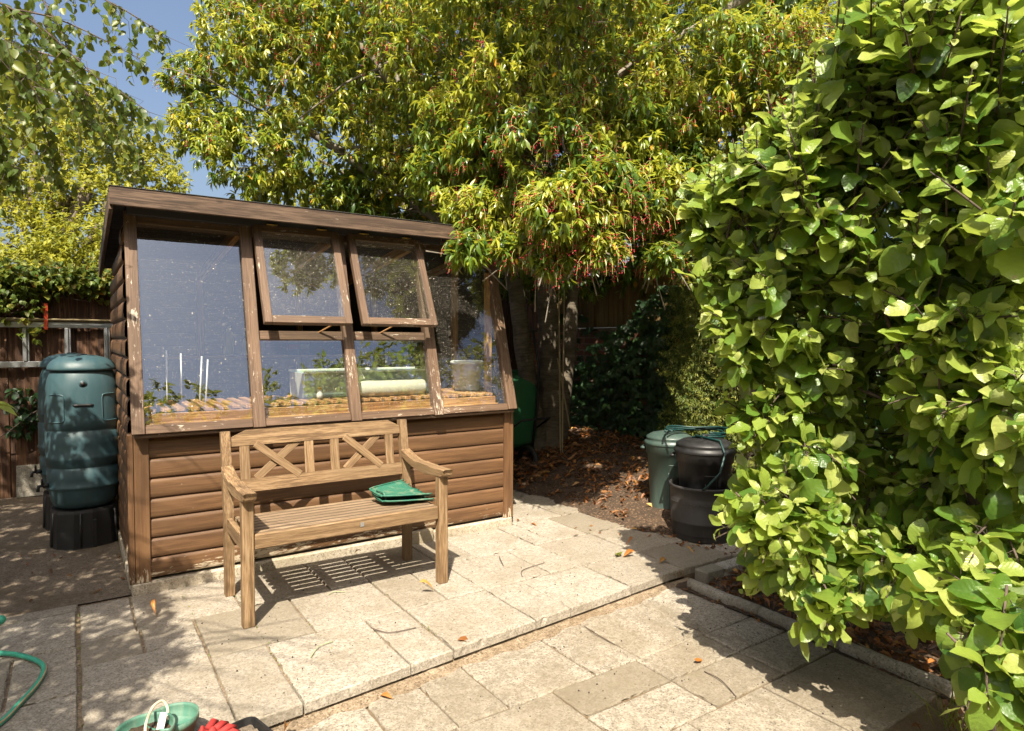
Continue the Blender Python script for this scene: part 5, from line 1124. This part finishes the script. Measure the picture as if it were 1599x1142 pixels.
# ---- shrub leaf at the very left, and hedge behind the gate (seen in the panes)
nl_ = empty('laurel_sprig', (-.95, -1.0, 0), 'sunlit yellow green leaf sprig at the left picture edge', 'shrub'); NO = np.array((-.95, -1.0, 0)); p_ = at(-14, 630, 2.6)
mb = MB(); limb(mb, Vector((0, 0, -.02)), Vector(p_-NO), .008, .004, .06); mb.build('stem', M_stem, nl_)
C = Cloud(); C.add(*leaf_cloud(np.array([p_, p_+[0, 0, .0], p_-[.02, 0, .02], p_])-NO, np.array([[.8, -.1, -.22], [.8, .2, .0], [-.5, -.5, .2], [.1, .3, .6]]), np.array([[0, -.7, 1.]]*4), .1, .035, np.array([.9, .85, .6, .7]), 'lance', .15, .3, .03, 5)); C.build('leaves', M_applel, nl_)
hd_ = [(x, -7.6+.5*sin(x*2), 1.6+.0*x, 1.5) for x in np.arange(-3, 9, 1.6)]+[(x, -7.2, 3.6+.5*sin(x*1.3), .9) for x in np.arange(-1.5, 9, 1.3)]+[(4.6, -6.2, 4.2, 1.1), (5.6, -5.4, 3.4, 1.2), (3.2, -7.4, 4.6, .8)]
hedge = empty('boundary_hedge', (2, -7.5, 0), 'tall leafy hedge behind the camera reflected in the shed glass', 'hedge'); HO = np.array((2, -7.5, 0))
hs = empty('skylight_blocker', (1, -10, 0), 'brick block with a roof added unseen behind the camera to cut skylight', 'skylight_blocker'); x = MB(); x.box(-8, 8, -3, 0, -.1, 4.9); x.build('wall', M_brick, hs); x = MB(); x.prism([(-3.3, 4.9), (.3, 4.9), (-1.5, 6.3)], (-8.3, 0, .002), (0, 1, 0), (0, 0, 1), (1, 0, 0), 16.6); x.build('roof', M_felt, hs)  # unseen building added behind the camera to block skylight and darken the shade
for wx in (-4, 0, 4): x = MB(); x.box(wx-.6, wx+.6, .002, .05, 1, 2.1); x.build('window', M_dark, hs)
P_, d_, _ = blob_points([(*b_[:3], b_[3], b_[3], b_[3], b_[3]**2) for b_ in hd_], 3200, .6); C = Cloud(); whorls(C, P_-HO, nrm(d_+np.array([0, 0, .3])), 8, .13, .06, RNG.uniform(.1, .8, len(P_)), .4, 'ovate', .2, .6); C.build('leaves', M_laurel, hedge)
mb = MB()
for x in np.arange(-3, 9, 1.2): limb(mb, Vector((x-2, 0, -.1)), Vector((x-2+.2, .2, 3.6)), .05, .02, .03)
mb.build('stems', M_bark, hedge)

# ================================================================== LITTER
def litter(P_, size, name, **k):
    n = len(P_); a = RNG.uniform(0, 6.28, n); D_v = np.stack([np.cos(a), np.sin(a), RNG.uniform(-.1, .35, n)], 1)
    C_ = Cloud(); C_.add(*leaf_cloud(P_, D_v, np.array([0, 0, 1.])+RNG.normal(0, .45, (n, 3)), RNG.uniform(.55, 1.15, n)*size, size*RNG.uniform(.25, .42, n), np.clip(RNG.normal(.5, .28, n), 0, 1), 'lance', .5, .8, .08, 5)); return tag(C_.build(name, M_litter), **k)
n = 5200; x = 3.17+np.abs(RNG.normal(0, .75, n)); y = RNG.uniform(-.5, 3.0, n); k_ = (x < 4.95) & (RNG.random(n) < np.clip(.12+.5*(x-3.3)+.3*(y > .8), .1, 1)) ; x, y = x[k_], y[k_]
P_ = np.stack([x, y, np.clip(.02+.27*(x-3.2-.05*np.sin(y*5)), .0, .34)+RNG.uniform(.004, .03, len(x))], 1); litter(P_, .075, 'leaf_litter', kind='stuff')
n = 900; x = RNG.uniform(2.77, 3.7, n); y = RNG.uniform(-3.3, -1.53, n); litter(np.stack([x, y, -.06+RNG.uniform(.005, .03, n)], 1), .07, 'leaf_litter', kind='stuff')
n = 150; x = RNG.uniform(2.1, 2.72, n); y = RNG.uniform(-3.6, -2.92, n); litter(np.stack([x, y, -.06+RNG.uniform(.005, .03, n)], 1), .06, 'leaf_litter', kind='stuff')
n = 240; x = np.concatenate([RNG.normal(2.69, .02, 60), RNG.uniform(3.1, 3.35, 100), RNG.uniform(-.6, -.02, 30), RNG.uniform(2.5, 3.25, 50)]); y = np.concatenate([RNG.uniform(-2.9, -1.5, 60), RNG.uniform(-1.4, -.6, 100)-.0, RNG.uniform(.1, 1.8, 30), RNG.uniform(-.6, 1.4, 50)]); z = np.concatenate([np.full(60, -.062), np.full(180, .008)])
kk = RNG.random(n) < .5; litter(np.stack([x, y, z], 1)[kk], .05, 'leaf_litter', kind='stuff')
big = [(1.272, -.891, 0, 'curled brown leaf on the slabs in front of the bench'), (1.177, -1.48, -.07, 'orange curled leaf below the patio step'), (.752, -1.60, -.07, 'pale orange leaf at the foot of the step, left part'), (2.58, -.18, 0, 'orange leaf in the dappled shade right of the shed'), (2.56, .02, 0, 'brown leaf against the shed plinth corner'), (2.625, -1.051, 0, 'long tan leaf near the patio right end'), (2.73, -1.264, 0, 'long brown leaf in the shade at the patio corner'), (2.873, -.886, 0, 'orange leaf in front of the green dustbin, nearer'), (2.858, -.757, 0, 'small orange leaf in front of the green dustbin, farther'), (1.24, -.10, 0, 'orange leaf in the bench shadow by the plinth'), (3.17, -1.08, 0, 'orange leaf touching the charcoal tub, left'), (3.23, -1.15, 0, 'orange leaf touching the charcoal tub, right'), (2.085, -2.13, -.07, 'small brown leaf on the lower slabs'), (.352, -1.70, -.07, 'yellow crumpled leaf beside the black seed tray'), (.054, -.349, 0, 'dry pale leaf in the shade left of the bench'), (3.02, -1.22, 0, 'rust coloured leaf at the patio end'), (2.77, -1.60, -.06, 'brown leaf lying on the kerb end')]
random.seed(2)
for i, (x, y, z, lab) in enumerate(big):
    a = random.uniform(0, 6.28) if i not in (1, 5, 6) else random.uniform(-.5, .2)
    s = .085 if i in (1, 5, 6, 0) else random.uniform(.045, .065); V, F, T_, U_ = leaf_cloud(np.zeros((1, 3)), np.array([[cos(a), sin(a), .18]]), np.array([[.2*sin(a), -.3, 1.]]), s, s*.36, np.array([random.uniform(.6, .99)]), 'lance', .7, .7, .12, 5)
    V[:, 2] -= V[:, 2].min()-.001; o = np_mesh('fallen_leaf', V, F, M_litter, None, T_, U_); o.location = (x, y, z+.003); tag(o, lab, 'leaf', 'fallen leaves on the paving')
n = 620; x = RNG.uniform(.0, 2.7, n); y = RNG.uniform(-2.85, -.05, n); z = np.where(y < -1.63+.084*x, -.0685, .0015); kk = np.abs(y-(-1.6+.084*x)) > .05
V, F = spheres(np.stack([x, y, z+.002], 1)[kk], RNG.choice([.0022, .003, .0045], kk.sum(), p=[.5, .38, .12])); tag(np_mesh('fallen_berries', V, F, simple('dark_berry', (.035, .02, .018), .6)), kind='stuff')
TW = [([(.571, -1.261, .004), (.63, -1.19, .008), (.702, -1.168, .004)], M_stem, 'green curved stalk on the slab in front of the bench leg'), ([(.90, -1.13, .004), (.95, -1.23, .006), (1.08, -1.25, .004)], M_applebark, 'dark curved twig on the middle slabs'), ([(1.89, -.98, .004), (1.95, -.9, .009), (2.14, -.86, .004)], M_applebark, 'wavy dark twig near the patio middle right'), ([(1.974, -.605, .004), (1.93, -.68, .02), (1.898, -.766, .004)], M_applebark, 'short bent twig right of the bench'), ([(1.866, -1.56, -.065), (1.85, -1.66, -.06), (1.857, -1.80, -.066)], M_applebark, 'thin twig on the lower slabs below the step'), ([(2.009, -2.204, -.066), (2.0, -2.3, -.06), (1.953, -2.412, -.066)], M_applebark, 'dark twig on the lower slabs beside the leaf shade'), ([(.86, -.62, .004), (.9, -.6, .45*0+.006), (.95, -.63, .004)], M_stem, 'tiny pale twig under the bench'), ([(2.75, -2.45, -.02), (2.72, -2.7, -.04), (2.62, -2.95, -.05)], M_bamboo, 'long pale stalk crossing the kerb at lower right')]
for pts, m_, lab in TW: mb = MB(); mb.tube(cr(pts, 6), .0022, 5); mb.build('twig', m_, label=lab, cat='twig', group='twigs on the paving')
# weeds in the joints
n = 260; js = RNG.integers(0, 8, n); jx = np.array([.21, .445, 1.125, -.262, -.262, 2.32, .67, 2.79])[js]+RNG.normal(0, .005, n); jy = RNG.uniform(-1.5, -.1, n)
P_ = np.stack([jx, jy, np.full(n, .002)], 1); P_ = P_[RNG.random(n) < .5]; C = Cloud(); C.add(*leaf_cloud(P_, rnd_dir(len(P_))*.6+[0, 0, .6], rnd_dir(len(P_)), .012, .005, RNG.uniform(.2, .8, len(P_)), 'round')); tag(C.build('moss', M_ivy), kind='stuff')
wd = empty('weed', (2.62, -1.02, 0), 'tiny green weed growing in the patio joint', 'weed'); C = Cloud(); whorls(C, np.array([(0, 0, .02), (.015, .01, .015), (-.01, .012, .018)]), np.array([[0, 0, 1.]]*3), 7, .022, .012, np.full(3, .8), .2, 'round', .2, .3); C.build('leaves', M_ivy, wd)
e = empty('grass_tuft', (2.42, -3.02, -.06), 'grass blades at the bottom right soil', 'grass tuft'); C = Cloud(); n = 26; C.add(*leaf_cloud(RNG.normal(0, .03, (n, 3))*[1, 1, 0], rnd_dir(n)*.5+[0, 0, 1], rnd_dir(n), .14, .006, RNG.uniform(.3, .8, n), 'lance', .1, .9)); C.build('blades', M_ivy, e)
